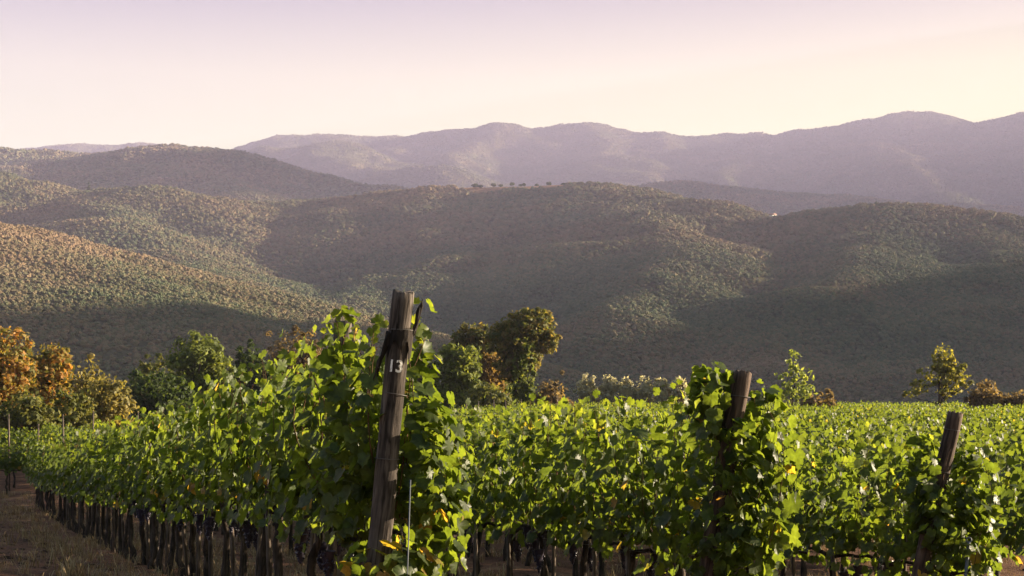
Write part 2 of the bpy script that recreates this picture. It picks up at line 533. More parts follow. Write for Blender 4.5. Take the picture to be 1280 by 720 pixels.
# far mountains
spine([(-500, 190, 7200), (0, 196, 7200), (90, 188, 7200), (170, 183, 7200), (215, 187, 7200), (280, 205, 7200)], 0.40, 150)
spine([(255, 200, 6600), (300, 190, 6600), (330, 179, 6700), (360, 171, 6700), (430, 169, 6700), (490, 168, 6700), (520, 173, 6600), (570, 165, 6500), (620, 158, 6450), (665, 167, 6400),
       (700, 162, 6400), (738, 157, 6400), (770, 163, 6350), (800, 169, 6300), (850, 175, 6300), (910, 171, 6250), (960, 165, 6200), (1030, 158, 6150), (1080, 153, 6100), (1140, 150, 6050), (1180, 144, 6000),
       (1215, 151, 6000), (1250, 143, 5950), (1290, 139, 5900), (1450, 142, 5900), (1750, 160, 5900)], 0.44, 61)
spine([(300, 196, 6100), (380, 190, 5800), (440, 189, 5700), (500, 203, 5500), (560, 216, 5300)], 0.42, 70)
spine([(620, 160, 6450), (560, 196, 5700), (600, 225, 5100), (640, 245, 4700)], 0.46, 60)
spine([(430, 240, 4900), (500, 222, 5000), (560, 216, 5000), (640, 232, 4900)], 0.42, 70)
spine([(738, 158, 6400), (760, 200, 5600), (800, 240, 4900)], 0.46, 60)
spine([(960, 167, 6200), (930, 205, 5500), (900, 240, 4900)], 0.46, 60)
spine([(1080, 155, 6100), (1120, 200, 5300), (1180, 240, 4700)], 0.46, 60)
spine([(1180, 146, 6000), (1260, 195, 5300), (1330, 230, 4800)], 0.46, 60)

# unseen hill right of the view, added to cast shade across the valley
SPINES.append((np.array([(1450, 640, 40), (1420, 760, 320), (1400, 950, 372), (1380, 1120, 365), (1400, 1300, 315), (1420, 1600, 318), (1450, 1800, 368), (1500, 1950, 372), (1600, 2300, 380)], float), 0.55, 30))
SPINES.append((np.array([(2350, 2900, 600), (2320, 3450, 1060), (2350, 3950, 1170), (2450, 4400, 1000)], float), 0.95, 40))  # second unseen ridge, added to keep the left back hill in shade
def hills_z(x, y):
    x, y = np.asarray(x, float), np.asarray(y, float)
    wob = 1.0
    xw = x + 40 * fbm(x / 260, y / 260, 31, 3)
    yw = y + 40 * fbm(x / 260, y / 260, 37, 3)
    r = np.hypot(x, y)
    z = np.full(x.shape, -60.0) + 6 * fbm(x / 150, y / 150, 3)
    # ridged noise cuts gullies into the flanks but leaves the crests
    gl = np.abs(fbm(x / 330, y / 330, 11, 4))
    gs = np.abs(fbm(x / 120, y / 120, 17, 3))
    gl2, gs2 = np.abs(fbm(x / 850, y / 850, 12, 5)), np.abs(fbm(x / 300, y / 300, 18, 3))
    for pts, slope, w in SPINES:
        best = np.full(x.shape, -1e9)
        for a, b in zip(pts[:-1], pts[1:]):
            ab = b[:2] - a[:2]
            L2 = ab @ ab
            for (qx, qy, mode) in ((xw, yw, 0),):
                t = np.clip(((qx - a[0]) * ab[0] + (qy - a[1]) * ab[1]) / L2, 0, 1)
                d = np.hypot(qx - a[0] - t * ab[0], qy - a[1] - t * ab[1])
                h = a[2] + t * (b[2] - a[2]) - slope * (np.sqrt(d * d + w * w) - w)
                best = np.maximum(best, h - np.clip(d / (w * 5), 0, 1) * 0.0)
        dd = np.clip((pts[:, 2].max() - best) / 120, 0, 1)
        sc = np.clip(w / 40, 0.6, 3)
        best = best + dd * sc * ((48 * (0.30 - gl2) + 12 * (0.25 - gs2)) if w >= 60 else (20 * (0.30 - gl) + 5 * (0.25 - gs)))
        z = smax(z, best, 10.0 * sc)
    far = sstep(4400, 5200, r)
    z = z + far * (44 * fbm(x / 330, y / 500, 61, 4) + 18 * (0.3 - np.abs(fbm(x / 140, y / 220, 67, 3))))
    return z + 2.5 * fbm(x / 60, y / 60, 23, 3)

def near_z(x, y):
    x, y = np.asarray(x, float), np.asarray(y, float)
    floor = -2.5 + np.clip(0.05 * x, -0.85, 0.0) + 0.12 * fbm(x / 20, y / 20, 5, 3)
    z = smax(plane_z(x, y), floor, 0.5)
    z = z - 0.55 * sstep(7.0, 2.0, np.hypot(x, y))
    return z + 0.03 * fbm(x / 1.1, y / 1.1, 9, 4) * sstep(200, 40, np.hypot(x, y))

def ground_z(x, y):
    x, y = np.asarray(x, float), np.asarray(y, float)
    r = np.hypot(x, y)
    zn = near_z(x, y)
    k = sstep(165, 330, r)
    return zn * (1 - k) + k * (-60.0 + 6 * fbm(x / 150, y / 150, 3))

def gz(x, y):
    return float(ground_z(np.array([x]), np.array([y]))[0])

def polar_sheet(name, r, ang, zf, mat, extra=None):
    A, Rr = np.meshgrid(ang, r)
    x, y = Rr * np.sin(A), Rr * np.cos(A)
    z = zf(x, y)
    na = len(ang)
    i, j = np.meshgrid(np.arange(len(r) - 1), np.arange(na - 1), indexing='ij')
    b = i * na + j
    q = np.stack([b, b + 1, b + na + 1, b + na], -1).reshape(-1, 4)[:, ::-1]
    at_ = {k: f(x, y, z).ravel() for k, f in (extra or {}).items()}
    me = mesh(name, np.stack([x, y, z], -1).reshape(-1, 3), q, [mat], True, at_)
    return link(name, me), z, x, y

def row_dist(x, y):
    # across-row coordinate of the near rows (row 1 = 0)
    return ((x + 0.605) + 0.392 * (y - 8.07)) / 1.074

g_o, _, _, _ = polar_sheet('ground', np.concatenate([[0.3], np.geomspace(1.0, 334, 330)]), np.linspace(R(-80), R(80), 420), ground_z, M_GROUND,
                  {'green': lambda x, y, z: 0.75 * sstep(70, 110, np.hypot(x, y))})
tag(g_o, None, None, kind='structure')

CLEAR_A, CLEAR_B = at(620, 239, 1900), at(705, 238, 1880)
def clearing(x, y, z=None):
    a, b = CLEAR_A[:2], CLEAR_B[:2]
    ab = b - a
    t = np.clip(((x - a[0]) * ab[0] + (y - a[1]) * ab[1]) / (ab @ ab), 0, 1)
    d = np.hypot(x - a[0] - t * ab[0], (y - a[1] - t * ab[1]))
    return sstep(62, 44, d + 12 * fbm(x / 40, y / 40, 51, 2))
ANG = np.linspace(R(-31), R(31), 620)
RAD = np.concatenate([np.geomspace(320, 2620, 320), np.geomspace(2630, 4550, 130), np.linspace(4570, 7400, 175), np.geomspace(7460, 8300, 12)])
sheets = []
cuts = [0, int(np.searchsorted(RAD, 2620)), int(np.searchsorted(RAD, 4550)), len(RAD) - 1]
zgrid = []
for nm, a, b in (('hills', cuts[0], cuts[1]), ('distant_hills', cuts[1], cuts[2]), ('mountains', cuts[2], cuts[3])):
    o, z, _, _ = polar_sheet(nm, RAD[a:b + 1], ANG, hills_z, M_HILL, {'clearing': clearing})
    tag(o, None, None, kind='structure')
    zgrid.append(z if a == 0 else z[1:])
o, _, _, _ = polar_sheet('hills', np.geomspace(320, 5400, 190), np.linspace(R(30.9), R(72), 130), hills_z, M_HILL, {'clearing': lambda x, y, z: x * 0})  # off-frame sheet, added to hold the unseen shade-casting ridges
tag(o, None, None, kind='structure')
zgrid = np.vstack(zgrid)
# running horizon, to plant trees only on slopes one can see
elev = zgrid / RAD[:, None]
hor = np.maximum.accumulate(elev, axis=0)

def hill_sample(r, a):
    """bilinear height and horizon at polar points"""
    fi = np.interp(r, RAD, np.arange(len(RAD)))
    fj = np.interp(a, ANG, np.arange(len(ANG)))
    i, j = np.clip(fi.astype(int), 0, len(RAD) - 2), np.clip(fj.astype(int), 0, len(ANG) - 2)
    u, v = fi - i, fj - j
    z = (zgrid[i, j] * (1 - v) + zgrid[i, j + 1] * v) * (1 - u) + (zgrid[i + 1, j] * (1 - v) + zgrid[i + 1, j + 1] * v) * u
    return z, hor[np.maximum(i - 1, 0), j]

def hill_height(x, y):
    z, _ = hill_sample(np.array([math.hypot(x, y)]), np.array([math.atan2(x, y)]))
    return float(z[0])

# ------------------------------------------------------------------ forest
def crown_mesh(name, seed, mat, rough=0.45, sub=3):
    import bmesh
    bm = bmesh.new()
    bmesh.ops.create_icosphere(bm, subdivisions=sub, radius=1.0)
    rs = np.random.default_rng(seed)
    lob = rs.normal(size=(9, 3))
    lob /= np.linalg.norm(lob, axis=1, keepdims=True)
    lob[:, 2] = np.abs(lob[:, 2]) * 0.9 - 0.1
    for v in bm.verts:
        p = np.array(v.co)
        k = max(0.0, float((lob @ p).max()) - 0.72) / 0.28
        s = 0.66 + 0.40 * k * k + rough * (rs.random() - 0.5)
        v.co = (p[0] * s, p[1] * s, (p[2] * s * 0.92 + 0.55))
    me = bpy.data.meshes.new(name)
    bm.to_mesh(me)
    bm.free()
    me.materials.append(mat)
    return me

HOUSES = [((966 - 640) / 1800 * 1622, 1622), ((1060 - 640) / 1800 * 3770, 3770)]
def instancer(name, pts, scl, rotz, protos, seedshape=None):
    """one stuff object: proto meshes instanced on points"""
    col = bpy.data.collections.new(name + '_kinds')
    for k, me in enumerate(protos):
        col.objects.link(bpy.data.objects.new(me.name, me))
    me = bpy.data.meshes.new(name)
    me.vertices.add(len(pts))
    me.vertices.foreach_set('co', np.asarray(pts, np.float32).ravel())
    me.attributes.new('size', 'FLOAT_VECTOR', 'POINT').data.foreach_set('vector', np.asarray(scl, np.float32).ravel())
    me.attributes.new('turn', 'FLOAT', 'POINT').data.foreach_set('value', np.asarray(rotz, np.float32))
    me.attributes.new('which', 'INT', 'POINT').data.foreach_set('value', rng.integers(0, len(protos), len(pts)).astype(np.int32))
    o = link(name, me)
    ng = bpy.data.node_groups.new(name, 'GeometryNodeTree')
    ng.interface.new_socket('Geometry', in_out='INPUT', socket_type='NodeSocketGeometry')
    ng.interface.new_socket('Geometry', in_out='OUTPUT', socket_type='NodeSocketGeometry')
    n, l = ng.nodes, ng.links
    gi, go = n.new('NodeGroupInput'), n.new('NodeGroupOutput')
    m2p = n.new('GeometryNodeMeshToPoints')
    l.new(gi.outputs[0], m2p.inputs['Mesh'])
    ip = n.new('GeometryNodeInstanceOnPoints')
    l.new(m2p.outputs[0], ip.inputs['Points'])
    ci = n.new('GeometryNodeCollectionInfo')
    ci.inputs['Collection'].default_value = col
    ci.inputs['Separate Children'].default_value = True
    l.new(ci.outputs[0], ip.inputs['Instance'])
    ip.inputs['Pick Instance'].default_value = True
    def na(nm, dt):
        x = n.new('GeometryNodeInputNamedAttribute')
        x.data_type = dt
        x.inputs['Name'].default_value = nm
        return x.outputs['Attribute']
    l.new(na('which', 'INT'), ip.inputs['Instance Index'])
    l.new(na('size', 'FLOAT_VECTOR'), ip.inputs['Scale'])
    cx = n.new('ShaderNodeCombineXYZ')
    l.new(na('turn', 'FLOAT'), cx.inputs['Z'])
    l.new(cx.outputs[0], ip.inputs['Rotation'])
    l.new(ip.outputs[0], go.inputs[0])
    md = o.modifiers.new('scatter', 'NODES')
    md.node_group = ng
    return o

def forest(name, r0, r1, amax, area, rmin, rmax, slack, protos, skip_clear=True):
    n = int((r1 * r1 - r0 * r0) * R(amax) / area)
    r = np.sqrt(rng.uniform(r0 * r0, r1 * r1, n))
    if r0 < 1000:                       # small scrubby trees stand closer on the near slopes
        m = int((1350 ** 2 - r0 * r0) * R(amax) / 5.0)
        r = np.concatenate([r, np.sqrt(rng.uniform(r0 * r0, 1350 ** 2, m))])
        n += m
    a = rng.uniform(-R(amax), R(amax), n)
    z, h = hill_sample(r, a)
    s = (rmin + (rmax - rmin) * rng.random(n) ** 1.4) * np.clip(r / 1600, .5, 1.0) * (.75 + .5 * noise(r * np.sin(a) / 45, r * np.cos(a) / 45, 88))
    dens = noise(r * np.sin(a) / 28, r * np.cos(a) / 28, 91)
    ok = (z + slack) / r >= h
    ok &= z > -50
    ok &= (dens > .22) | (rng.random(n) < .35)
    x, y = r * np.sin(a), r * np.cos(a)
    if skip_clear:
        ok &= clearing(x, y) < 0.3
    for hx, hy in HOUSES:
        ok &= ~((np.abs(x - hx) < 14) & (y > hy - 45) & (y < hy + 10))
    x, y, z, s = x[ok], y[ok], z[ok], s[ok]
    scl = np.stack([s * rng.uniform(.85, 1.15, len(s)), s * rng.uniform(.85, 1.15, len(s)), s * rng.uniform(.85, 1.4, len(s))], -1)
    o = instancer(name, np.stack([x, y, z - 0.1], -1), scl, rng.uniform(0, 6.28, len(s)), protos)
    return o, len(s)

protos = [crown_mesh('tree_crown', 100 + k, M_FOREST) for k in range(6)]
lowpro = [crown_mesh('far_tree_crown', 200 + k, M_FOREST, 0.5, 2) for k in range(4)]
mtpro = [crown_mesh('mountain_tree_crown', 220 + k, M_FOREST_FAR, 0.5, 1) for k in range(3)]
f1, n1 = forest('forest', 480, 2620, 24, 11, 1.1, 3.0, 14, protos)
f2, n2 = forest('distant_forest', 2620, 4550, 23, 42, 2.6, 4.8, 18, lowpro)
f3, n3 = forest('mountain_forest', 4550, 7500, 23, 75, 2.4, 4.8, 25, mtpro)
tag(f1, 'dense mixed autumn woodland covering the near rolling hills', 'forest', kind='stuff')
tag(f2, 'hazy woodland on the hills behind the main ridge', 'forest', kind='stuff')
tag(f3, 'faint woodland on the far mountain range', 'forest', kind='stuff')
print('forest instances', n1, n2, n3)

# ------------------------------------------------------------------ haze
import bmesh
def haze_box(x0, x1, y0, y1, z0, z1, dens, col):
    g = Geo()
    g.box(((x0 + x1) / 2, (y0 + y1) / 2, (z0 + z1) / 2), (x1 - x0, y1 - y0, z1 - z0))
    m = bpy.data.materials.new('air')
    m.use_nodes = True
    n, l = m.node_tree.nodes, m.node_tree.links
    n.clear()
    out = n.new('ShaderNodeOutputMaterial')
    v = n.new('ShaderNodeVolumePrincipled')
    v.inputs['Density'].default_value = dens
    v.inputs['Color'].default_value = (*col, 1)
    v.inputs['Anisotropy'].default_value = 0.15
    l.new(v.outputs[0], out.inputs['Volume'])
    o = link('haze', g.build('haze', m, False))
    tag(o, 'pale evening haze filling the valley air', 'haze', kind='stuff')
HAZE_TOP = float(zgrid.max()) + 40
haze_box(-4600, 4600, -40, 8450, float(zgrid.min()) - 8, HAZE_TOP, 0.82e-4, (0.59, 0.555, 0.82))

# ------------------------------------------------------------------ vine leaves
def leaf_template(detail):
    if detail == 2:
        half = [(0, .62), (9, .50), (15, .50), (23, .44), (29, .49), (38, .51), (43, .52), (50, .60), (57, .51), (64, .52), (72, .44), (80, .43),
                (90, .49), (98, .48), (110, .55), (119, .48), (128, .50), (138, .45), (150, .44), (163, .38)]
    elif detail == 1:
        half = [(0, .62), (22, .46), (50, .60), (76, .44), (110, .54), (140, .45), (163, .37)]
    else:
        half = [(0, .62), (50, .58), (110, .5), (155, .38)]
    pts = []
    for a, r in half:
        pts.append((math.sin(R(a)) * r, math.cos(R(a)) * r))
    left = [(-x, y) for x, y in pts[1:]][::-1]
    ring = pts + [(0, -0.14)] + left
    v = np.array([(0, 0.0)] + ring)
    n = len(ring)
    t = np.array([(0, 1 + (k + 1) % n, 1 + k) for k in range(n)])
    return v, t
TEMPL = {d: leaf_template(d) for d in (0, 1, 2)}

def make_leaves(pos, nrm, tip, size, tint, detail=2, curl=0.25):
    """pos: petiole end; leaf blade hangs from it towards tip, facing nrm"""
    V, T = TEMPL[detail]
    N = len(pos)
    nrm = nrm / (np.linalg.norm(nrm, axis=1, keepdims=True) + 1e-9)
    tip = tip - nrm * (tip * nrm).sum(1, keepdims=True)
    tip /= np.linalg.norm(tip, axis=1, keepdims=True) + 1e-9
    xa = np.cross(tip, nrm)
    x = V[None, :, 0] * rng.uniform(.92, 1.12, (N, 1))
    y = V[None, :, 1] + 0.0
    r2 = x * x + y * y
    cup = rng.normal(0.0, curl, (N, 1))
    fold = np.abs(rng.normal(0.0, 0.30, (N, 1))) * rng.choice([1, 1, -1], (N, 1))
    tw = rng.normal(0, 0.35, (N, 1))
    ph = rng.uniform(0, 6.28, (N, 1))
    z = -cup * r2 * 1.6 + fold * np.abs(x) + tw * x * y + 0.014 * np.sin(9 * np.arctan2(x, y + 1e-6) + ph) * np.sqrt(r2) * 2
    s = size[:, None, None]
    W = pos[:, None] + s * (x[..., None] * xa[:, None] + (y[..., None] + 0.14) * tip[:, None] + z[..., None] * nrm[:, None])
    M = len(V)
    F_ = (T[None] + (np.arange(N) * M)[:, None, None]).reshape(-1, 3)
    tn = np.repeat(tint, M)
    lp = np.tile(np.c_[V, np.zeros(M)], (N, 1))
    return W.reshape(-1, 3), F_, tn, lp

def vine_canopy(name, n_shoot=15, length=0.9, top=(1.68, 1.97), base=0.92, detail=2, step=0.052, size=(.072, .138), thick=0.20, hang=70,
                keep=None, mat=None, yellow=0.006, with_shoots=True, extra=None):
    """local frame: x along the row, y across, z up"""
    P, N_, T_, S_, C_ = [], [], [], [], []
    shoots = Geo()
    for k in range(n_shoot):
        x0 = (k + rng.uniform(0.1, 0.9)) / n_shoot * length - length / 2
        sidey = rng.choice([-1, 1])
        y0 = rng.normal(0, 0.04)
        H = rng.uniform(*top) - (0.35 * rng.random() if rng.random() < 0.4 else 0)
        m = max(4, int((H - base) / step))
        tt = np.linspace(0, 1, m)
        wx, wy = rng.normal(0, .09), rng.normal(0, .05)
        bow = rng.uniform(0.3, 1.0) * thick
        cx = x0 + wx * tt + 0.03 * np.sin(tt * 9 + rng.uniform(0, 6))
        cy = y0 + sidey * bow * np.sin(tt * np.pi * rng.uniform(.7, 1.0)) + wy * tt
        cz = base + (H - base) * tt
        if rng.random() < 0.35:       # tips that arch over
            cz = cz - 0.16 * np.clip(tt - .75, 0, 1) ** 1.3 * 4 * 0.5
            cy = cy + sidey * 0.25 * np.clip(tt - .75, 0, 1) * 1.5
        c = np.stack([cx, cy, cz], -1)
        if with_shoots:
            shoots.tube(c[::2] if len(c) > 6 else c, np.linspace(.0045, .002, len(c[::2] if len(c) > 6 else c)), 4, False)
        alt = np.where(np.arange(m) % 2 == 0, 1, -1)
        ang = rng.uniform(0, 6.28) + alt * 1.57 + rng.normal(0, .6, m)
        out = np.stack([np.cos(ang) * 0.8, np.sin(ang), np.zeros(m)], -1)
        out[:, 1] += sidey * 0.5
        pet = rng.uniform(.05, .11, m)
        P.append(c + out * pet[:, None] + np.stack([np.zeros(m), np.zeros(m), rng.uniform(-.01, .04, m)], -1))
        nn = out * 0.9 + np.stack([np.zeros(m), np.zeros(m), rng.uniform(-.1, 1.0, m)], -1) + rng.normal(0, .30, (m, 3))
        tp = out * 0.55 + np.array([0, 0, -0.9]) + rng.normal(0, .35, (m, 3))
        young = tt > 0.86
        tp[young] += np.array([0, 0, 0.9])
        N_.append(nn)
        T_.append(tp)
        sz = rng.uniform(*size, m) * np.where(tt > 0.85, 0.62, 1.0)
        S_.append(sz)
        col = rng.beta(2.2, 2.6, m) * 0.82
        col = np.where(tt > 0.85, np.clip(col + .22, 0, .9), col)
        yl = rng.random(m) < yellow * (1 + 5 * (tt < 0.2))
        C_.append(np.where(yl, rng.uniform(.91, 1.0, m), col))
    if hang:
        ang = rng.uniform(0, 6.28, hang)
        sd = rng.choice([-1, 1], hang)
        P.append(np.stack([rng.uniform(-length / 2, length / 2, hang), sd * rng.uniform(.05, thick + .1, hang), base + rng.uniform(-.18, .35, hang)], -1))
        N_.append(np.stack([rng.normal(0, .4, hang), sd * 1.0, rng.uniform(-.1, .7, hang)], -1))
        T_.append(np.stack([rng.normal(0, .4, hang), sd * .2, -np.ones(hang)], -1))
        S_.append(rng.uniform(*size, hang))
        col = rng.beta(2.2, 2.6, hang) * 0.8
        C_.append(np.where(rng.random(hang) < yellow * 4, rng.uniform(.91, 1.0, hang), col))
    if extra is not None:
        for a, b in zip((P, N_, T_, S_, C_), extra()):
            a.append(b)
    P, N_, T_, S_, C_ = (np.concatenate(q) for q in (P, N_, T_, S_, C_))
    if keep is not None:
        k = keep(P, S_)
        P, N_, T_, S_, C_ = P[k], N_[k], T_[k], S_[k], C_[k]
    v, f, tn, lp = make_leaves(P, N_, T_, S_, C_, detail)
    me = mesh(name, v, f, [mat or M_VINE], True, {'tint': tn, 'leafpos': lp})
    return me, (shoots.build('shoots', M_SHOOT) if with_shoots and shoots.v else None)

def trunk_mesh(seed, h=0.80, length=0.9):
    rs = np.random.default_rng(seed)
    g = Geo()
    n = 9
    z = np.linspace(-0.06, h, n)
    x = np.cumsum(rs.normal(0, .016, n))
    y = np.cumsum(rs.normal(0, .014, n))
    x -= x[0]; y -= y[0]
    r = np.linspace(.042, .026, n) * rs.uniform(.85, 1.2, n)
    r[0] *= 1.25
    g.tube(np.stack([x, y, z], -1), r, 8, True, 0.35)
    for s in (-1, 1):              # the two arms along the wire
        m = 6
        t = np.linspace(0, 1, m)
        g.tube(np.stack([x[-1] + s * t * length * .46, y[-1] + rs.normal(0, .012, m), h - .01 + .05 * np.sin(t * 2) + rs.normal(0, .008, m)], -1), np.linspace(.022, .012, m), 6, True, .4)
    return g.build('trunk', M_VINEWOOD)

def bunch_mesh(seed):
    rs = np.random.default_rng(seed)
    bm = bmesh.new()
    for k in range(46):
        t = rs.random() ** 0.8
        rad = 0.042 * (1 - t) ** 0.7 + 0.004
        a = rs.uniform(0, 6.28)
        m = Matrix.Translation((math.cos(a) * rad, math.sin(a) * rad, -t * .15 - .01))
        bmesh.ops.create_icosphere(bm, subdivisions=1, radius=.0095 * rs.uniform(.85, 1.1), matrix=m)
    bmesh.ops.create_cone(bm, segments=7, radius1=.008, radius2=.045, depth=.17, matrix=Matrix.Translation((0, 0, -.085)))
    bmesh.ops.create_cone(bm, segments=5, radius1=.003, radius2=.003, depth=.08, matrix=Matrix.Translation((0, 0, .02)))
    for f in bm.faces:
        f.smooth = True
    me = bpy.data.meshes.new('grape_bunch')
    bm.to_mesh(me)
    bm.free()
    me.materials.append(M_GRAPE)
    return me

NEAR = [vine_canopy('foliage') for k in range(9)]
MID = [vine_canopy('foliage', n_shoot=13, detail=1, step=.07, size=(.10, .155), hang=60, mat=M_VINE_FAR) for k in range(6)]
FAR = [vine_canopy('foliage', n_shoot=12, detail=0, step=.085, size=(.12, .19), hang=40, mat=M_VINE_FAR, with_shoots=False)[0] for k in range(6)]
TRUNKS = [trunk_mesh(300 + k) for k in range(8)]
BUNCH = [bunch_mesh(400 + k) for k in range(4)]

ROW_DIR = np.array([-0.392, 1.0]) / 1.074
ROW_ROT = math.atan2(ROW_DIR[1], ROW_DIR[0])
ROW_N = np.array([1.0, 0.392]) / 1.074
SPACING = 0.86

def vine(x, y, label, group, tier=0, rot=ROW_ROT, canopy=None, bunches=0, scale=None, flip=None):
    o = link('grapevine', None, None, (x, y, gz(x, y)))
    flip = rng.random() < .5 if flip is None else flip
    s = scale or rng.uniform(.96, 1.05)
    o.rotation_euler = (0, 0, rot + (math.pi if flip else 0))
    o.scale = (1.0, 1.0, s)
    tag(o, label, 'grapevine', group)
    if canopy is None:
        canopy = random.choice(NEAR if tier == 0 else MID) if tier < 2 else (random.choice(FAR), None)
    link('foliage', canopy[0], o)
    if canopy[1] is not None:
        link('shoots', canopy[1], o)
    if tier < 2:
        link('trunk', random.choice(TRUNKS), o)
    for k in range(bunches):
        b = link('grape_bunch', random.choice(BUNCH), o)
        sd = 1 if flip else -1      # hang on the side that faces the camera as often as not
        b.location = (rng.uniform(-.38, .38), rng.choice([-1, 1]) * rng.uniform(.05, .2), rng.uniform(.66, .84))
        b.rotation_euler = (0, 0, rng.uniform(0, 6))
        b.scale = (1.15,) * 3
    return o

# ------------------------------------------------------------------ posts
def lean_frame(base, top):
    z = np.asarray(top) - np.asarray(base)
    h = np.linalg.norm(z)
    q = Vector(z / h).to_track_quat('Z', 'Y')
    # roll so that local -y looks at the camera
    m = q.to_matrix()
    to_cam = Vector((-base[0], -base[1], 0)).normalized()
    loc = m.inverted() @ to_cam
    roll = math.atan2(loc.x, -loc.y)
    return h, (m @ Matrix.Rotation(roll, 3, 'Z')).to_euler()

def post_mesh(h, r0, r1, seed, cut=0.0, mat=None, seg=40):
    rs = np.random.default_rng(seed)
    n = 46
    z = np.concatenate([[-0.25], np.linspace(0, h, n)])
    a = np.linspace(0, 2 * np.pi, seg, endpoint=False)
    rad = np.interp(z, [0, h], [r0, r1])[:, None] * np.ones(seg)
    groove = np.zeros(seg)
    for k in range(6):
        c, w, d = rs.uniform(0, 6.28), rs.uniform(.015, .05), rs.uniform(.015, .06)
        dd = np.abs((a - c + np.pi) % (2 * np.pi) - np.pi)
        groove -= d * np.exp(-(dd / w) ** 2)
    zz, aa = np.meshgrid(z, a, indexing='ij')
    rad = rad * (1 + groove * (.5 + .5 * np.clip(zz / h, 0, 1)) + .10 * fbm(zz * 3.0, np.cos(aa) * 1.5 + 5, seed, 4) + .035 * np.cos(2 * aa + seed) + 0.03 * np.cos(3 * aa + zz * 1.5))
    bend = 0.012 * np.sin(zz * 1.7 + seed)
    x, y = np.cos(aa) * rad + bend, np.sin(aa) * rad
    zt = zz + np.where(zz > h - 1e-6, cut * y / r1 + 0.007 * rs.normal(size=zz.shape), 0)
    v = np.stack([x, y, zt], -1).reshape(-1, 3)
    m = len(z)
    i = np.arange(m - 1)[:, None] * seg
    j = np.arange(seg)[None]
    q = np.stack([i + j, i + (j + 1) % seg, i + seg + (j + 1) % seg, i + seg + j], -1).reshape(-1, 4)
    # sawn top: an inner ring and a centre
    topring = v[(m - 1) * seg:]
    ctr = topring.mean(0)
    inner = ctr + (topring - ctr) * .9 + np.array([0, 0, .006])
    v = np.vstack([v, inner, ctr + np.array([0, 0, .004])])
    b0, b1 = (m - 1) * seg, m * seg
    q2 = np.array([(b0 + s, b0 + (s + 1) % seg, b1 + (s + 1) % seg, b1 + s) for s in range(seg)])
    t = np.array([(b1 + s, b1 + (s + 1) % seg, b1 + seg) for s in range(seg)])
    return mesh('post_body', v, [np.vstack([q, q2]), t], [mat], True)

def wire_ring(h, r, tilt=0.0, rad=.0026):
    g = Geo()
    a = np.linspace(0, 2 * np.pi, 29)
    g.tube(np.stack([np.cos(a) * r, np.sin(a) * r, h + tilt * np.cos(a)], -1), rad, 5, False)
    return g.build('wire_tie', M_WIRE)

def strip_mesh(pts, width, thick, seed, mat):
    """ragged splinter of wood or bark with thickness"""
    rs = np.random.default_rng(seed)
    g = Geo()
    pts = np.asarray(pts, float)
    for k in range(3):
        off = rs.normal(0, width * .22, 3)
        off[1] *= .3
        tt = np.linspace(0, 1, 8)
        c = np.stack([np.interp(tt, np.linspace(0, 1, len(pts)), pts[:, d]) for d in range(3)], -1) + off + rs.normal(0, .003, (8, 3))
        w = np.interp(tt, [0, .15, .7, 1], [.7, 1, .8, .12]) * width * rs.uniform(.3, .55)
        g.tube(c * 1.0, w, 6, True, .6)
    return g.build('bark_strip', mat)

def text_on_post(txt, height, r, z, ang0):
    cu = bpy.data.curves.new('number', 'FONT')
    cu.body = txt
    cu.size = 1.0
    cu.offset = 0.022
    cu.resolution_u = 4
    ob = bpy.data.objects.new('number_source', cu)
    C.objects.link(ob)
    bpy.context.view_layer.update()
    me = bpy.data.meshes.new_from_object(ob.evaluated_get(bpy.context.evaluated_depsgraph_get()))
    bpy.data.objects.remove(ob)
    bm = bmesh.new()
    bm.from_mesh(me)
    bmesh.ops.triangulate(bm, faces=bm.faces)
    bmesh.ops.subdivide_edges(bm, edges=[e for e in bm.edges if e.calc_length() > .25], cuts=2)
    co = np.array([v.co[:] for v in bm.verts])
    mn, mx = co.min(0), co.max(0)
    k = height / (mx[1] - mn[1])
    for v in bm.verts:
        u = (v.co.x - (mn[0] + mx[0]) / 2) * k * 1.0
        w = (v.co.y - mn[1]) * k
        a = ang0 + u / r
        v.co = (math.cos(a) * r, math.sin(a) * r, z + w)
    bm.to_mesh(me)
    bm.free()
    me.name = 'painted_number'
    me.materials.clear()
    me.materials.append(M_PAINT)
    return me

def end_post(px_top, py_top, px_low, py_low, d, r, label, seed, mat, cut, lean_y=0.0):
    top = at(px_top, py_top, d + lean_y)
    low = at(px_low, py_low, d)
    dirv = (low - top) / (low[2] - top[2])
    # carry the lean down to the ground
    x, y = low[0], low[1]
    for _ in range(6):
        z = gz(x, y)
        x, y = top[0] + dirv[0] * (z - top[2]), top[1] + dirv[1] * (z - top[2])
    base = np.array([x, y, gz(x, y)])
    h, rot = lean_frame(base, top)
    e = link('vineyard_post', None, None, base, rot)
    tag(e, label, 'post', 'leaning end posts of the vine rows')
    link('post_body', post_mesh(h, r * 1.08, r, seed, cut, mat), e)
    return e, h, base, top

P13, h13, b13, t13 = end_post(507, 367, 473, 675, 8.07, 0.060, 'tall grey weathered post painted with a white 13, leaning right', 1, M_POST_GREY, 0.004)
link('painted_number', text_on_post('13', 0.070, 0.0675, h13 - 0.445, -math.pi / 2 - 0.12), P13)
link('wire_tie', wire_ring(h13 - .205, .067, .004), P13)
link('wire_tie', wire_ring(h13 - .565, .0685, -.004), P13)
link('wire_tie', wire_ring(h13 - .93, .070, .003), P13)
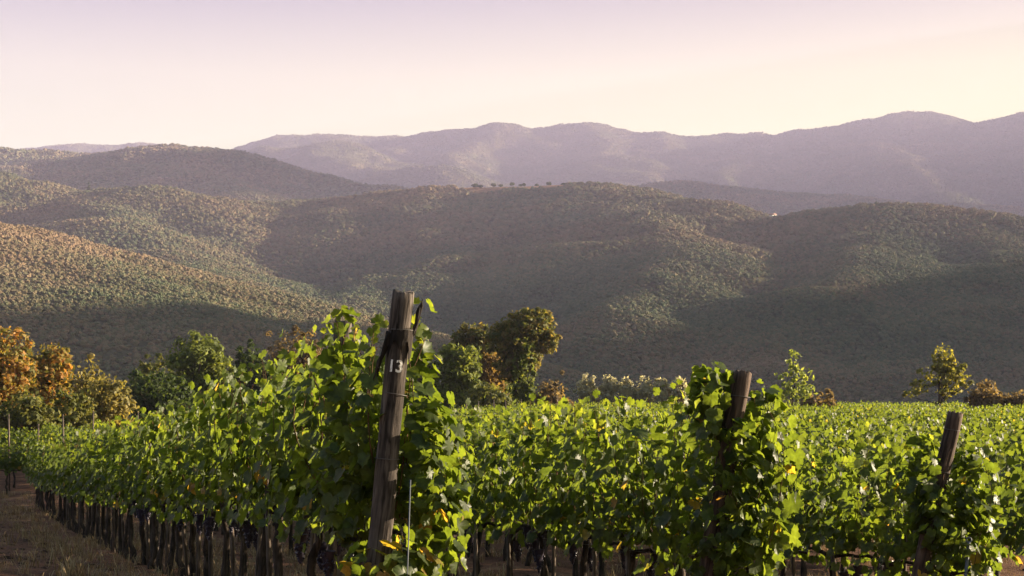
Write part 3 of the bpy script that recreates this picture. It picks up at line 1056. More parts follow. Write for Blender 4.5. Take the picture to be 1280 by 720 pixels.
# loose bark: a splinter standing off the right edge, a torn collar and a strip dangling on the left
link('bark_strip', strip_mesh([(.066, -.012, h13 - .24), (.078, -.012, h13 - .16), (.088, -.012, h13 - .07), (.096, -.012, h13 - .03)], .020, .02, 5, M_BARK_DARK), P13)
gc = Geo()
rs = np.random.default_rng(3)
seg = 30
aa = np.linspace(R(-165), R(-12), seg)
for kk in range(1):
    topz = h13 - .205 + .012 * rs.normal(size=seg)
    botz = h13 - .265 - .07 * rs.random(seg) * np.abs(np.sin(aa * 3.1))
    botz[-8:] -= .10 * rs.random(8)
    botz[:5] -= .05
    rows_ = [topz + (botz - topz) * t for t in (0, .33, .66, 1)]
    rad_ = [0.0665, .0695, .072, .071]
    v = np.vstack([np.stack([np.cos(aa) * (rr + .003 * rs.normal(size=seg)), np.sin(aa) * rr, zz], -1) for zz, rr in zip(rows_, rad_)])
    q = [(i * seg + j, i * seg + j + 1, (i + 1) * seg + j + 1, (i + 1) * seg + j) for i in range(3) for j in range(seg - 1)]
    # inner skin gives the torn bark its thickness
    vi = v * np.array([.95, .95, 1])
    q2 = [(a + len(v), d + len(v), c + len(v), b + len(v)) for a, b, c, d in q]
    gc.add(np.vstack([v, vi]), q + q2)
link('bark_collar', gc.build('bark_collar', M_BARK_DARK), P13)
link('bark_strip', strip_mesh([(-.062, -.03, h13 - .22), (-.078, -.035, h13 - .32), (-.105, -.03, h13 - .42), (-.115, -.03, h13 - .50)], .022, .02, 8, M_BARK_DARK), P13)

P2, h2, b2, t2 = end_post(929, 467, 906, 600, 10.0, 0.070, 'brown sawn-off post wrapped in leaves, standing second from the 13 post', 2, M_POST_RED, -0.012)
link('wire_tie', wire_ring(h2 - .16, .077, .004), P2)
P3, h3, b3, t3 = end_post(1194, 517, 1168, 640, 12.0, 0.064, 'leaning brown post nearest the right edge, foot among dark leaves', 3, M_POST_RED, -0.006)
link('wire_tie', wire_ring(h3 - .14, .071, .004), P3)
link('wire_tie', wire_ring(h3 - .50, .071, .004), P3)

# ------------------------------------------------------------------ near rows
def row_point(p0, t):
    return p0[0] + ROW_DIR[0] * t, p0[1] + ROW_DIR[1] * t
R1 = (-0.605, 8.07)
R2 = (1.60, 10.0)
R3 = (3.69, 12.0)

def post_clear(base, top, z_from, w):
    """keeps leaves out of the strip just in front of a post (real space, above z_from)"""
    base, top = np.array(base), np.array(top)
    def keep_world(P, S):
        t = (P[:, 2] - base[2]) / (top[2] - base[2])
        cx = base[0] + t * (top[0] - base[0])
        cy = base[1] + t * (top[1] - base[1])
        # across the line of sight to the post
        dx, dy = P[:, 0] - cx, P[:, 1] - cy
        c = np.array([cx, cy]) / np.hypot(cx, cy)
        lat = dx * c[1] - dy * c[0]
        fwd = dx * c[0] + dy * c[1]
        return ~((np.abs(lat) < w + S * .25) & (fwd < .10) & (P[:, 2] > z_from))
    return keep_world

def local_keep(x, y, rot, s, fn):
    c, sn = math.cos(rot), math.sin(rot)
    z0 = gz(x, y)
    def k(P, S):
        W = np.stack([x + P[:, 0] * c - P[:, 1] * sn, y + P[:, 0] * sn + P[:, 1] * c, z0 + P[:, 2] * s], -1)
        return fn(W, S)
    return k

def leaf_cloud(n, cx, cy, cz, rx, ry, rz, size=(.068, .125), yellow=.012, bias=(0, -.5, .3)):
    """loose leaves filling an ellipsoid, lying mostly on its skin"""
    def f():
        d = rng.normal(size=(n, 3))
        d /= np.linalg.norm(d, axis=1, keepdims=True)
        r = rng.random(n) ** .33
        p = np.array([cx, cy, cz]) + d * r[:, None] * np.array([rx, ry, rz])
        nn = d * np.array([1, 1, .5]) + np.array(bias) + rng.normal(0, .55, (n, 3))
        tp = np.array([0, 0, -1.0]) + d * .4 + rng.normal(0, .3, (n, 3))
        col = rng.beta(2.2, 2.6, n) * .82
        col = np.where(rng.random(n) < yellow, rng.uniform(.91, 1, n), col)
        return p, nn, tp, rng.uniform(*size, n), col
    return f

def clouds(*fs):
    def f():
        parts = [q() for q in fs]
        return tuple(np.concatenate([p[i] for p in parts]) for i in range(5))
    return f

k13 = post_clear(b13, t13, b13[2] + 0.82, .052)
k2 = post_clear(b2, t2, b2[2] + 1.80, .080)
k3 = post_clear(b3, t3, b3[2] + 1.55, .04)
def near_row(p0, t0, t1, group, label, first_label, keep, tier_far=16.0, first_kw=None, stop_bunch=14, tall=(.96, 1.05)):
    t, i = t0, 0
    while t < t1:
        x, y = row_point(p0, t)
        d = y
        lab = first_label if i == 0 else label
        if i < 3:
            ex = (first_kw or {}).get(i)
            c = vine_canopy('foliage', keep=local_keep(x, y, ROW_ROT, 1.0, keep), **(ex or {}))
            vine(x, y, lab, group, 0, canopy=c, bunches=3, scale=1.0, flip=False)
        else:
            vine(x, y, lab, group, 0 if d < tier_far + 8 else 1, bunches=(2 if i < stop_bunch else 0), scale=rng.uniform(*tall) * (1 + .11 * max(0, (9 - i) / 6) * (p0 is R1)))
        t += SPACING * rng.uniform(.93, 1.07)
        i += 1
    return i

# local frame of a row: +x runs away from the camera, +y is the camera's left side
VR1 = near_row(R1, 0.52, 36.0, 'grapevines in the row behind the 13 post', 'leafy grapevine in the long row running left from the 13 post',
         'bushy grapevine clambering around the post painted 13', k13,
         first_kw={0: dict(n_shoot=17, top=(2.0, 2.25), yellow=.012, thick=.22, hang=80, extra=clouds(leaf_cloud(210, -.42, -.22, 1.02, .26, .20, .68), leaf_cloud(170, -.14, .20, 1.38, .34, .20, .80), leaf_cloud(70, -.57, .10, .66, .2, .3, .16, yellow=.25))),
                   1: dict(n_shoot=17, top=(1.9, 2.2), thick=.26, hang=80), 2: dict(n_shoot=16, top=(1.85, 2.14), thick=.26, hang=80)})
VR2 = near_row(R2, 0.15, 22.0, 'grapevines in the row behind the second post', 'leafy grapevine in the row running left from the brown sawn-off post',
         'bushy grapevine wrapped around the brown sawn-off post', k2,
         first_kw={0: dict(n_shoot=15, top=(1.85, 2.15), thick=.24, hang=80, extra=clouds(leaf_cloud(230, -.12, 0.02, 1.15, .36, .38, .80), leaf_cloud(110, -.1, .20, 1.95, .2, .17, .30), leaf_cloud(90, -.05, -.22, 1.72, .2, .17, .34), leaf_cloud(130, -.34, .07, 1.05, .12, .22, .75))),
                   1: dict(n_shoot=16, top=(1.85, 2.15)), 2: dict(n_shoot=16, top=(1.8, 2.1))}, stop_bunch=9, tall=(1.03, 1.12))
VR3 = near_row(R3, 0.15, 22.0, 'grapevines in the row behind the third post', 'leafy grapevine in the row running left from the post nearest the right edge',
         'dark bushy grapevine at the foot of the post nearest the right edge', k3,
         first_kw={0: dict(n_shoot=16, top=(1.8, 2.0), thick=.26, hang=110, extra=clouds(leaf_cloud(180, -.2, .05, 1.05, .4, .38, .6), leaf_cloud(130, -.1, -.22, 1.5, .24, .16, .42), leaf_cloud(120, -.1, .24, 1.5, .24, .16, .48))),
                   1: dict(n_shoot=14, top=(1.85, 2.05))}, stop_bunch=6)
n_vines = VR1 + VR2 + VR3

# thin stakes beside the vines of the first rows, line posts further down, wires
sm = []
for k in range(4):
    g = Geo()
    hh = rng.uniform(.9, 1.15)
    g.tube([(0, 0, -.1), (.01, .005, hh * .5), (.0, .0, hh)], [.021, .020, .018], 7, True, .15)
    sm.append(g.build('vine_stake', M_STAKE))
def stakes(p0, ts, group, label):
    for t in ts:
        x, y = row_point(p0, t)
        x += ROW_N[0] * rng.uniform(-.08, .04); y += ROW_N[1] * rng.uniform(-.08, .04)
        o = link('vine_stake', random.choice(sm), None, (x, y, gz(x, y)), (rng.normal(0, .05), rng.normal(0, .05), rng.uniform(0, 6)))
        tag(o, label, 'stake', group)
stakes(R1, np.arange(.75, 24, .86) + rng.uniform(-.1, .1, len(np.arange(.75, 24, .86))), 'thin stakes under the first row', 'thin grey wooden stake among the trunks left of the 13 post')
stakes(R2, np.arange(.7, 9, .9), 'thin stakes under the second row', 'thin grey wooden stake among the trunks between the 13 post and the second post')
stakes(R3, np.arange(.7, 5, .9), 'thin stakes under the third row', 'thin grey wooden stake among the trunks between the second and third posts')

def line_post(p0, t, h, r, label, seed, mat):
    x, y = row_point(p0, t)
    x, y = x + ROW_N[0] * .14, y + ROW_N[1] * .14
    o = link('line_post', post_mesh(h, r * 1.05, r, seed, .006, mat, 20), None, (x, y, gz(x, y)), (rng.normal(0, .03), rng.normal(0, .03), 0))
    tag(o, label, 'post')
    return o
line_post(R1, 2.1, 2.24, .064, 'grey line post whose top shows above leaves left of the 13 post', 21, M_POST_GREY)
line_post(R1, 11.5, 1.9, .055, 'grey line post deep among the leaves of the left row', 22, M_POST_GREY)
line_post(R2, 6.5, 1.85, .055, 'line post hidden in leaves between the 13 post and the second post', 23, M_POST_RED)

def wires(p0, label, L):
    g = Geo()
    for h in (.82, 1.25, 1.7):
        ts = np.arange(0.02, L, 1.4)
        pts = []
        for t in ts:
            x, y = row_point(p0, t)
            pts.append((x, y, gz(x, y) + h))
        g.tube(pts, .0022, 4, False)
    o = link('trellis_wire', g.build('trellis_wire', M_WIRE))
    tag(o, label, 'wire', 'trellis wires strung along the rows')
wires(R1, 'grey trellis wires strung through the row from the 13 post', 34)
wires(R2, 'grey trellis wires strung through the row from the brown sawn-off post', 20)
wires(R3, 'grey trellis wires strung through the row from the post nearest the right edge', 20)

def rod(px, py0, py1, d, r, label):
    a, b = at(px, py0, d), at(px - 4, py1, d)
    z = gz(b[0], b[1])
    b2_ = a + (b - a) * ((z - .05 - a[2]) / (b[2] - a[2]))
    g = Geo()
    g.tube([b2_, (a + b2_) / 2, a], r, 8)
    th = np.linspace(0, 2 * np.pi, 15)
    if r > .01:
        g.tube(np.stack([a[0] + .02 * np.sin(th), np.full(15, a[1]), a[2] + .02 - .02 * np.cos(th)], -1), r * .5, 5, False)
    o = link('anchor_rod', g.build('anchor_rod', M_ROD))
    tag(o, label, 'rod', 'metal anchor rods by the end posts')
rod(513, 600, 720, 7.85, .0038, 'thin grey metal anchor rod standing beside the 13 post')
rod(1211, 678, 720, 11.6, .014, 'pale metal anchor rod below the post nearest the right edge')

# ------------------------------------------------------------------ further vineyard
cands = []
def in_view(x, y, m=60):
    px = CX + x / y * F
    return -m < px < 1280 + m
for k in range(1, 46):                      # rows to the right of the third
    off = 2.72 * k
    p0 = (R3[0] + ROW_N[0] * off + ROW_DIR[0] * (1.2 * k), R3[1] + ROW_N[1] * off + ROW_DIR[1] * (1.2 * k))
    step = SPACING * (1.0 if k < 8 else 1.15)
    for t in np.arange(0.1, 140, step):
        x, y = row_point(p0, t + rng.uniform(-.06, .06))
        d = math.hypot(x, y)
        if y > 142 or not in_view(x, y, 40 if y > 25 else 120):
            continue
        px = CX + x / y * F
        if px < 540:
            continue
        cands.append((d if px > 960 else d + 45, x, y, k, px))
for k in range(3):                          # the first rows run on behind their neighbours
    p0 = (R1, R2, R3)[k]
    for t in np.arange(23 if k else 37, 120, 1.0):
        x, y = row_point(p0, t)
        if in_view(x, y) and y < 130 and k:
            cands.append((math.hypot(x, y) + 60, x, y, -k, 0))
cands.sort()
left_block = []
LB_DIR = np.array([1.0, 0.10]); LB_DIR /= np.linalg.norm(LB_DIR)
LB_ROT = math.atan2(LB_DIR[1], LB_DIR[0])
for k in range(7):                          # block at far left, rows across the view
    for t in np.arange(-26, -6.0 - 0.0 * k, .95):
        x, y = t * LB_DIR[0] * (1 + .05 * k) - 1.5 - k * 1.2, 50 + 3.4 * k + t * LB_DIR[1]
        px = CX + x / y * F
        if px < -60 or px > 190:
            continue
        left_block.append((k, x, y))
budget = 292 - n_vines
front_left = [q for q in left_block if q[0] <= 1]
n_right = budget - len(front_left)
things, rest = cands[:n_right], cands[n_right:]
for d, x, y, k, px in things:
    vine(x, y, 'grapevine in the green vineyard field beyond the third post', 'grapevines of the field on the right', 1 if d < 22 else 2,
         scale=rng.uniform(.92, 1.02))
for k, x, y in front_left:
    vine(x, y, 'grapevine in the vineyard block at the far left edge', 'grapevines of the block at the left edge', 1, LB_ROT, scale=rng.uniform(.85, 1.0))
xs = [(x, y) for d, x, y, k, px in rest]
rot = [ROW_ROT] * len(xs) + [LB_ROT] * (len(left_block) - len(front_left))
xs += [(x, y) for k, x, y in left_block if k > 1]
xy = np.array(xs)
zz = ground_z(xy[:, 0], xy[:, 1])
rot = np.array(rot) + np.pi * rng.integers(0, 2, len(xy))
sc = np.stack([np.full(len(xy), 1.15), rng.uniform(.9, 1.15, len(xy)), rng.uniform(.9, 1.05, len(xy))], -1)
fv = instancer('vineyard_foliage', np.c_[xy, zz], sc, rot, FAR)
tag(fv, 'far rows of green vines reaching to the edge of the field', 'vineyard', kind='stuff')
print('vines', n_vines, len(things), len(front_left), len(rest))

pg = Geo()
pg.tube([(0, 0, -.1), (0, 0, 1.2), (0, 0, 2.25)], [.032, .032, .028], 7, True, .1)
PM = pg.build('field_post', M_STAKE)
for px, py, d in ((12, 518, 50), (80, 518, 52), (116, 513, 57), (48, 530, 46), (170, 515, 60)):
    x = (px - CX) / F * d
    o = link('field_post', PM, None, (x, d, gz(x, d)), (rng.normal(0, .04), rng.normal(0, .04), 0))
    z = (HY - py) / F * d
    o.scale = (1, 1, max(.8, (z - gz(x, d)) / 2.25))
    tag(o, 'thin grey post in the vineyard block at the far left edge', 'post', 'posts of the left vineyard block')
for px, d in ((583, 84), (596, 90), (617, 86), (634, 92), (650, 88)):
    x = (px - CX) / F * d
    o = link('field_post', PM, None, (x, d, gz(x, d)), (rng.normal(0, .04), rng.normal(0, .04), 0))
    o.scale = (1.1, 1.1, 1.03)
    tag(o, 'thin grey post in front of the tall brown tree', 'post', 'posts in the field before the middle trees')

# ------------------------------------------------------------------ trees
TREE_MATS = {}
def tree_mat(key, stops, trans=.42):
    TREE_MATS[key] = leaf_mat('leaves_' + key, stops, trans, .6, (2.1, 1.9, 1.0), spec=.2)
tree_mat('orange', [(0, (.11, .075, .020)), (.35, (.23, .13, .030)), (.75, (.34, .185, .04)), (1, (.40, .26, .065))])
tree_mat('mixed', [(0, (.045, .055, .016)), (.28, (.10, .10, .028)), (.5, (.20, .15, .035)), (.75, (.30, .145, .04)), (1, (.34, .21, .06))])
tree_mat('green_brown', [(0, (.04, .052, .014)), (.4, (.085, .095, .026)), (.7, (.15, .12, .04)), (1, (.23, .165, .06))])
tree_mat('gold', [(0, (.07, .068, .022)), (.5, (.165, .145, .042)), (1, (.28, .225, .07))])
tree_mat('olive_green', [(0, (.04, .05, .014)), (.5, (.09, .10, .026)), (1, (.18, .165, .045))])
tree_mat('dark_green', [(0, (.015, .027, .008)), (.5, (.032, .052, .013)), (1, (.07, .09, .022))])
tree_mat('green', [(0, (.045, .064, .015)), (.5, (.10, .125, .028)), (1, (.19, .21, .045))])
tree_mat('rust', [(0, (.06, .042, .018)), (.5, (.135, .092, .034)), (1, (.22, .155, .055))])
tree_mat('brown', [(0, (.06, .045, .025)), (.5, (.135, .098, .050)), (1, (.21, .155, .080))])
tree_mat('silver', [(0, (.20, .195, .15)), (.5, (.33, .315, .25)), (1, (.45, .43, .35))])
tree_mat('pale_green', [(0, (.10, .13, .03)), (.5, (.20, .24, .055)), (1, (.30, .33, .08))], .4)
tree_mat('yellow_green', [(0, (.07, .075, .015)), (.5, (.15, .15, .03)), (1, (.26, .23, .05))], .4)

def crown_leaves(blobs, n, leaf, seed, dens_out=.5, tip_noise=.17):
    """leaf faces spread over irregular clumps; blobs: (cx,cy,cz,rx,ry,rz)"""
    rs = np.random.default_rng(seed)
    blobs = np.array(blobs, float)
    vol = np.prod(blobs[:, 3:], axis=1) ** (2 / 3)
    cl = []
    n = int(n * 1.7)
    nclump = max(40, n // 45)
    pick = rs.choice(len(blobs), nclump, p=vol / vol.sum())
    d = rs.normal(size=(nclump, 3))
    d /= np.linalg.norm(d, axis=1, keepdims=True)
    rr = rs.uniform(.25, 1, nclump) ** .45 * (1 + tip_noise * rs.normal(size=nclump))
    cc = blobs[pick, :3] + d * rr[:, None] * blobs[pick, 3:]
    cr = np.cbrt(np.prod(blobs[pick, 3:], axis=1)) * rs.uniform(.07, .30, nclump)
    k = rs.integers(0, nclump, n)
    dd = rs.normal(size=(n, 3))
    dd /= np.linalg.norm(dd, axis=1, keepdims=True)
    pos = cc[k] + dd * (cr[k] * rs.uniform(.3, 1.08, n) ** .6)[:, None] * np.array([1, 1, .8])
    fr = rs.random(n) < .3
    d2 = rs.normal(size=(n, 3))
    d2 *= (rs.random(n) ** .4 / np.linalg.norm(d2, axis=1))[:, None]
    pk = pick[k]
    pos[fr] = (blobs[pk, :3] + d2 * blobs[pk, 3:] * 1.05)[fr]
    nn = dd + d[k] * .5 + np.array([0, 0, .35]) + rs.normal(0, .4, (n, 3))
    nn /= np.linalg.norm(nn, axis=1, keepdims=True)
    t = rs.normal(size=(n, 3)) + np.array([0, 0, -.5])
    t -= nn * (t * nn).sum(1, keepdims=True)
    t /= np.linalg.norm(t, axis=1, keepdims=True)
    b = np.cross(nn, t)
    s = leaf * rs.uniform(.55, 1.25, n)[:, None]
    V = np.stack([pos - t * s * .6, pos + b * s * .38 - t * s * .05 + nn * s * .1, pos + t * s * .7, pos - b * s * .38 + nn * s * .1], 1)
    f = np.arange(n * 4).reshape(-1, 4)
    base = rs.uniform(0, .55, nclump)
    tn = np.clip(base[k] + rs.uniform(0, .45, n), 0, 1)
    return V.reshape(-1, 3), f, np.repeat(tn, 4), cc

def tree(kind, label, cat, px, py_base, py_top, w, d, mat, n=3500, leaf=.30, shape='round', group=None, trunk_r=.16, stems=1, trunk_frac=.25, seed=None,
         ground=True, blobs=None, dep=.8, lean=0.0):
    """a tree on the ground at pixel column px; its top reaches pixel row py_top"""
    seed = seed or int(px * 7 + d)
    rs = np.random.default_rng(seed)
    x, y = (px - CX) / F * d, d
    z = gz(x, y)
    H = (HY - py_top) / F * d - z
    Wd = w / F * d / 2
    e = link(kind, None, None, (x, y, z))
    tag(e, label, cat, group)
    if blobs is None:
        if shape == 'round':
            zc = H * (1 + trunk_frac) / 2
            rz = H * (1 - trunk_frac) / 2
            blobs = [(0, 0, zc, Wd * .8, Wd * .8 * dep, rz * .85)]
            for k in range(6):
                a = k / 6 * 6.28 + rs.uniform(0, 1)
                blobs.append((math.cos(a) * Wd * .5, math.sin(a) * Wd * .5 * dep, zc + rs.uniform(-.45, .45) * rz, Wd * .45, Wd * .45, rz * .42))
        elif shape == 'bush':
            blobs = [(0, 0, H * .45, Wd * .75, Wd * .7 * dep, H * .45)]
            for k in range(7):
                a = k / 7 * 6.28 + rs.uniform(0, .8)
                blobs.append((math.cos(a) * Wd * .58, math.sin(a) * Wd * .5 * dep, H * rs.uniform(.2, .6), Wd * .4, Wd * .4 * dep, H * .34))
    else:
        blobs = [(bx * Wd, by * Wd, bz * H, brx * Wd, bry * Wd, brz * H) for bx, by, bz, brx, bry, brz in blobs]
    v, f, tn, cc = crown_leaves(blobs, n, leaf, seed)
    v[:, 0] += lean * v[:, 2]
    v[:, 2] = np.maximum(v[:, 2], .03)
    link('crown', mesh('crown', v, f, [TREE_MATS[mat]], False, {'tint': tn}), e)
    g = Geo()
    tips = cc[rs.permutation(len(cc))[:16]].copy()
    tips[:, 0] += lean * tips[:, 2]
    for sidx in range(stems):
        bx = (sidx - (stems - 1) / 2) * .35
        hh = H * (trunk_frac + .22)
        m = 6
        tt = np.linspace(0, 1, m)
        mid = np.stack([bx + lean * tt * hh + rs.normal(0, .05, m) * tt * 2, rs.normal(0, .05, m) * tt, -.15 + tt * (hh + .15)], -1)
        g.tube(mid, np.linspace(trunk_r * 1.2, trunk_r * .6, m), 8, True, .15)
        for tip in tips[sidx::stems]:
            j = rs.integers(2, m)
            p0 = mid[j]
            c = p0 * .5 + tip * .5 + rs.normal(0, .15, 3) + np.array([0, 0, .08 * H * .3])
            g.tube([p0, c, tip], [trunk_r * .45, trunk_r * .28, trunk_r * .08], 5, False)
    link('trunk', g.build('trunk', M_TRUNK), e)
    return e

# left margin
tree('autumn_tree', 'orange autumn tree cut by the left edge of the photo', 'tree', 8, 525, 399, 105, 88, 'mixed', 6500, .24, 'round', trunk_frac=.1, trunk_r=.13)
tree('autumn_tree', 'smaller orange and gold autumn tree beside the left-edge tree', 'tree', 62, 525, 421, 78, 92, 'mixed', 4600, .24, 'round', trunk_frac=.12, trunk_r=.12)
tree('autumn_tree', 'low green-gold autumn tree between the two orange trees', 'tree', 38, 525, 432, 70, 96, 'green_brown', 4200, .24, 'round', trunk_frac=.08, trunk_r=.1)
tree('shrub', 'gold-leaved shrub with thin bare twigs showing above it', 'shrub', 112, 525, 438, 58, 90, 'gold', 1500, .22, 'round', stems=3, trunk_frac=.2, trunk_r=.06)
tree('shrub', 'wide olive-gold shrub sloping down behind the left vines', 'shrub', 132, 525, 462, 88, 86, 'gold', 4200, .22, 'bush', trunk_frac=.1, trunk_r=.07)
tree('shrub', 'low olive-green shrub under the orange trees', 'shrub', 30, 525, 483, 100, 80, 'olive_green', 4200, .22, 'bush', trunk_frac=.1, trunk_r=.06)
tree('shrub', 'low olive-green shrub between the orange trees and the gold shrub', 'shrub', 88, 525, 478, 70, 82, 'olive_green', 3200, .22, 'bush', trunk_frac=.1, trunk_r=.06)
tree('shrub', 'dark low shrub in front of the round green tree', 'shrub', 205, 500, 455, 110, 110, 'dark_green', 4200, .28, 'bush', trunk_frac=.1, trunk_r=.08)
tree('shrub', 'olive-yellow shrub left of the round green tree', 'shrub', 195, 500, 431, 70, 124, 'olive_green', 3600, .30, 'bush', trunk_frac=.1, trunk_r=.1)
tree('round_tree', 'round dark green tree behind the left row of vines', 'tree', 248, 500, 411, 92, 118, 'green', 7500, .28, blobs=[(0, 0, .55, .78, .7, .38), (-.35, 0, .45, .55, .5, .35), (.35, 0, .45, .58, .5, .36), (.1, 0, .72, .6, .55, .24)], trunk_frac=.08, trunk_r=.2)
tree('shrub', 'dark evergreen shrub right of the round green tree', 'shrub', 315, 500, 421, 62, 130, 'dark_green', 3600, .32, 'bush', trunk_r=.12)
tree('brown_tree', 'tawny brown tree beyond the first line post', 'tree', 368, 500, 402, 92, 150, 'brown', 5000, .34, 'round', trunk_frac=.1, trunk_r=.15)
# between the first two posts
tree('slim_tree', 'slim yellow-green tree just right of the 13 post', 'tree', 528, 500, 419, 44, 120, 'yellow_green', 3000, .30, 'round', trunk_frac=.1, trunk_r=.12)
tree('green_tree', 'dark green tree left of the tall brown-crowned tree', 'tree', 572, 500, 424, 66, 118, 'green', 6500, .28, 'round', trunk_frac=.06, trunk_r=.2)
tree('autumn_tree', 'rust-leaved tree rising behind the dark green tree', 'tree', 588, 500, 396, 56, 132, 'green_brown', 5500, .32, 'round', trunk_frac=.25, trunk_r=.2)
tree('tall_tree', 'tall tree with a brown crown above ivy-green lower leaves', 'tree', 652, 500, 383, 92, 122, 'green_brown', 7000, .30, blobs=[
    (0, 0, .80, .62, .6, .17), (.45, .1, .86, .48, .5, .13), (-.5, .1, .74, .45, .4, .14), (.72, 0, .70, .28, .3, .10), (.1, 0, .6, .5, .5, .16), (-.3, .2, .5, .4, .4, .16)], trunk_frac=.3, trunk_r=.24)
ivy = crown_leaves([(.1, -1.1, 4.2, .95, .7, 2.6), (.5, -1.0, 2.4, 1.1, .9, 1.8), (-.4, -.8, 1.4, 1.2, .9, 1.4), (.4, -1.1, 6.2, .7, .6, 1.2)], 2800, .28, 991)
o_t = [o for o in C.objects if o.name.startswith('tall_tree')][0]
ob = link('ivy', mesh('ivy', ivy[0], ivy[1], [TREE_MATS['green']], False, {'tint': ivy[2]}), o_t)
tree('brown_tree', 'small brown tree between the dark green and the tall tree', 'tree', 614, 500, 428, 46, 126, 'rust', 2600, .30, 'round', trunk_frac=.15, trunk_r=.12)
tree('green_tree', 'mid green tree squeezed behind the gap left of the tall tree', 'tree', 622, 500, 412, 56, 130, 'green', 4200, .3, 'round', trunk_frac=.08, trunk_r=.15)
tree('shrub', 'low brown shrub at the foot of the tall tree', 'shrub', 690, 500, 468, 60, 116, 'brown', 2600, .28, 'bush', trunk_r=.08)
tree('shrub', 'low olive shrub under the dark green and rust trees', 'shrub', 610, 500, 474, 90, 112, 'olive_green', 3000, .28, 'bush', trunk_r=.08)
for i, (px, tp, w, lab) in enumerate(((734, 466, 30, 'silvery olive tree at the left end of the pale olive row'),
                                      (760, 464, 27, 'silvery olive tree, second from the left of the pale olive row'),
                                      (783, 465, 26, 'silvery olive tree, third from the left of the pale olive row'),
                                      (804, 467, 26, 'silvery olive tree, fourth from the left of the pale olive row'),
                                      (827, 468, 26, 'silvery olive tree, fifth from the left of the pale olive row'),
                                      (850, 467, 28, 'silvery olive tree at the right end of the pale olive row'))):
    tree('olive_tree', lab, 'olive tree', px, 500, tp, w, 138, 'silver', 1800, .24, 'round', 'row of pale olive trees', trunk_frac=.2, trunk_r=.1)
# right margin
tree('sapling', 'sparse pale green young tree right of the second post', 'tree', 992, 503, 431, 66, 100, 'pale_green', 480, .26, trunk_frac=.25, trunk_r=.06, blobs=[
    (0, 0, .82, .3, .3, .14), (.25, 0, .65, .5, .5, .13), (-.35, 0, .62, .45, .4, .10), (.0, 0, .45, .62, .5, .13), (.55, 0, .48, .35, .3, .07), (-.5, 0, .40, .3, .3, .08)])
tree('shrub', 'brown shrub at the foot of the sparse young tree', 'shrub', 1022, 503, 483, 50, 104, 'brown', 1800, .26, 'bush', trunk_r=.06)
tree('yellow_tree', 'yellow-green tree with forked bare lower trunk on the field edge', 'tree', 1174, 500, 428, 84, 108, 'yellow_green', 1350, .27, trunk_frac=.28, trunk_r=.10, blobs=[
    (.1, 0, .82, .34, .34, .16), (.35, 0, .66, .42, .4, .14), (-.1, 0, .62, .5, .45, .15), (-.6, 0, .50, .34, .3, .09), (.7, 0, .56, .25, .25, .09), (-.85, 0, .42, .22, .2, .05), (.3, 0, .45, .4, .4, .08)])
tree('shrub', 'round brown shrub right of the yellow-green tree', 'shrub', 1233, 500, 466, 56, 106, 'brown', 2600, .26, 'bush', trunk_r=.08)
tree('shrub', 'low brown shrub touching the right edge of the photo', 'shrub', 1274, 500, 483, 46, 106, 'brown', 1800, .26, 'bush', trunk_r=.06)

# ------------------------------------------------------------------ small things on the ridges
def ridge_tree(px, d, h, w, name, label, group=None, mat='dark_green', cyp=False, off=0):
    x, y = (px - CX) / F * d, d + off
    z = hill_height(x, y)
    e = link(name, None, None, (x, y, z - .3))
    tag(e, label, 'tree', group)
    if cyp:
        bl = [(0, 0, h * .35, w * .5, w * .5, h * .33), (0, 0, h * .7, w * .3, w * .3, h * .28)]
    else:
        bl = [(0, 0, h * .62, w * .5, w * .5, h * .32), (w * .2, 0, h * .55, w * .35, w * .35, h * .22), (-w * .2, 0, h * .6, w * .35, w * .35, h * .22)]
    v, f, tn, cc = crown_leaves(bl, 260, 1.5, int(px * 3 + d), tip_noise=.05)
    link('crown', mesh('crown', v, f, [TREE_MATS[mat]], False, {'tint': tn}), e)
    g = Geo()
    g.tube([(0, 0, -1), (0, 0, h * .3), (0, 0, h * .6)], [.4, .3, .15], 6)
    link('trunk', g.build('trunk', M_TRUNK), e)
for px, h, w in ((594, 7, 9), (601, 5, 6), (617, 6, 7), (626, 4, 5), (640, 7, 6), (651, 4, 5), (655, 5, 4), (671, 4, 5), (686, 7, 6), (692, 4, 6), (704, 6, 6), (711, 8, 10)):
    ridge_tree(px, 1880, h, w, 'ridge_tree', 'small dark tree standing along the bare crest of the main ridge', 'lone trees on the bare crest', 'dark_green', off=rng.uniform(-8, 8))
ridge_tree(111, 1985, 17, 4, 'cypress_tree', 'dark narrow cypress on the ridge above the left hill', None, 'dark_green', True)

def house(px, d, w, dp, h, label, rz=0.2, off=0):
    x, y = (px - CX) / F * d, d + off
    z = hill_height(x, y)
    e = link('farmhouse', None, None, (x, y, z), (0, 0, rz))
    tag(e, label, 'house')
    g = Geo()
    g.box((0, 0, h / 2 - 2), (w, dp, h + 4))
    g.add([(-w / 2, -dp / 2, h), (-w / 2, dp / 2, h), (-w / 2, 0, h + dp * .26), (w / 2, -dp / 2, h), (w / 2, dp / 2, h), (w / 2, 0, h + dp * .26)], None, [(0, 2, 1), (3, 4, 5)])
    link('wall', g.build('wall', M_WALL, False), e)
    g = Geo()
    for s in (-1, 1):
        a = math.atan(.52) * s
        M = Matrix.Rotation(-a, 3, 'X')
        g.box((0, s * dp * .265, h + dp * .13 + .12), (w + .8, dp * .60, .22), M)
    rf = link('roof', g.build('roof', M_ROOF, False), e)
    g = Geo()
    g.box((w * .25, dp * .1, h + dp * .3), (.9, .9, 2.2))
    link('chimney', g.build('chimney', M_WALL, False), rf)
    for k in range(3):
        g = Geo()
        g.box((-w * .3 + k * w * .3, -dp / 2 - .02, h * .6), (1.1, .1, 1.5))
        link('window', g.build('window', M_GLASS, False), e)
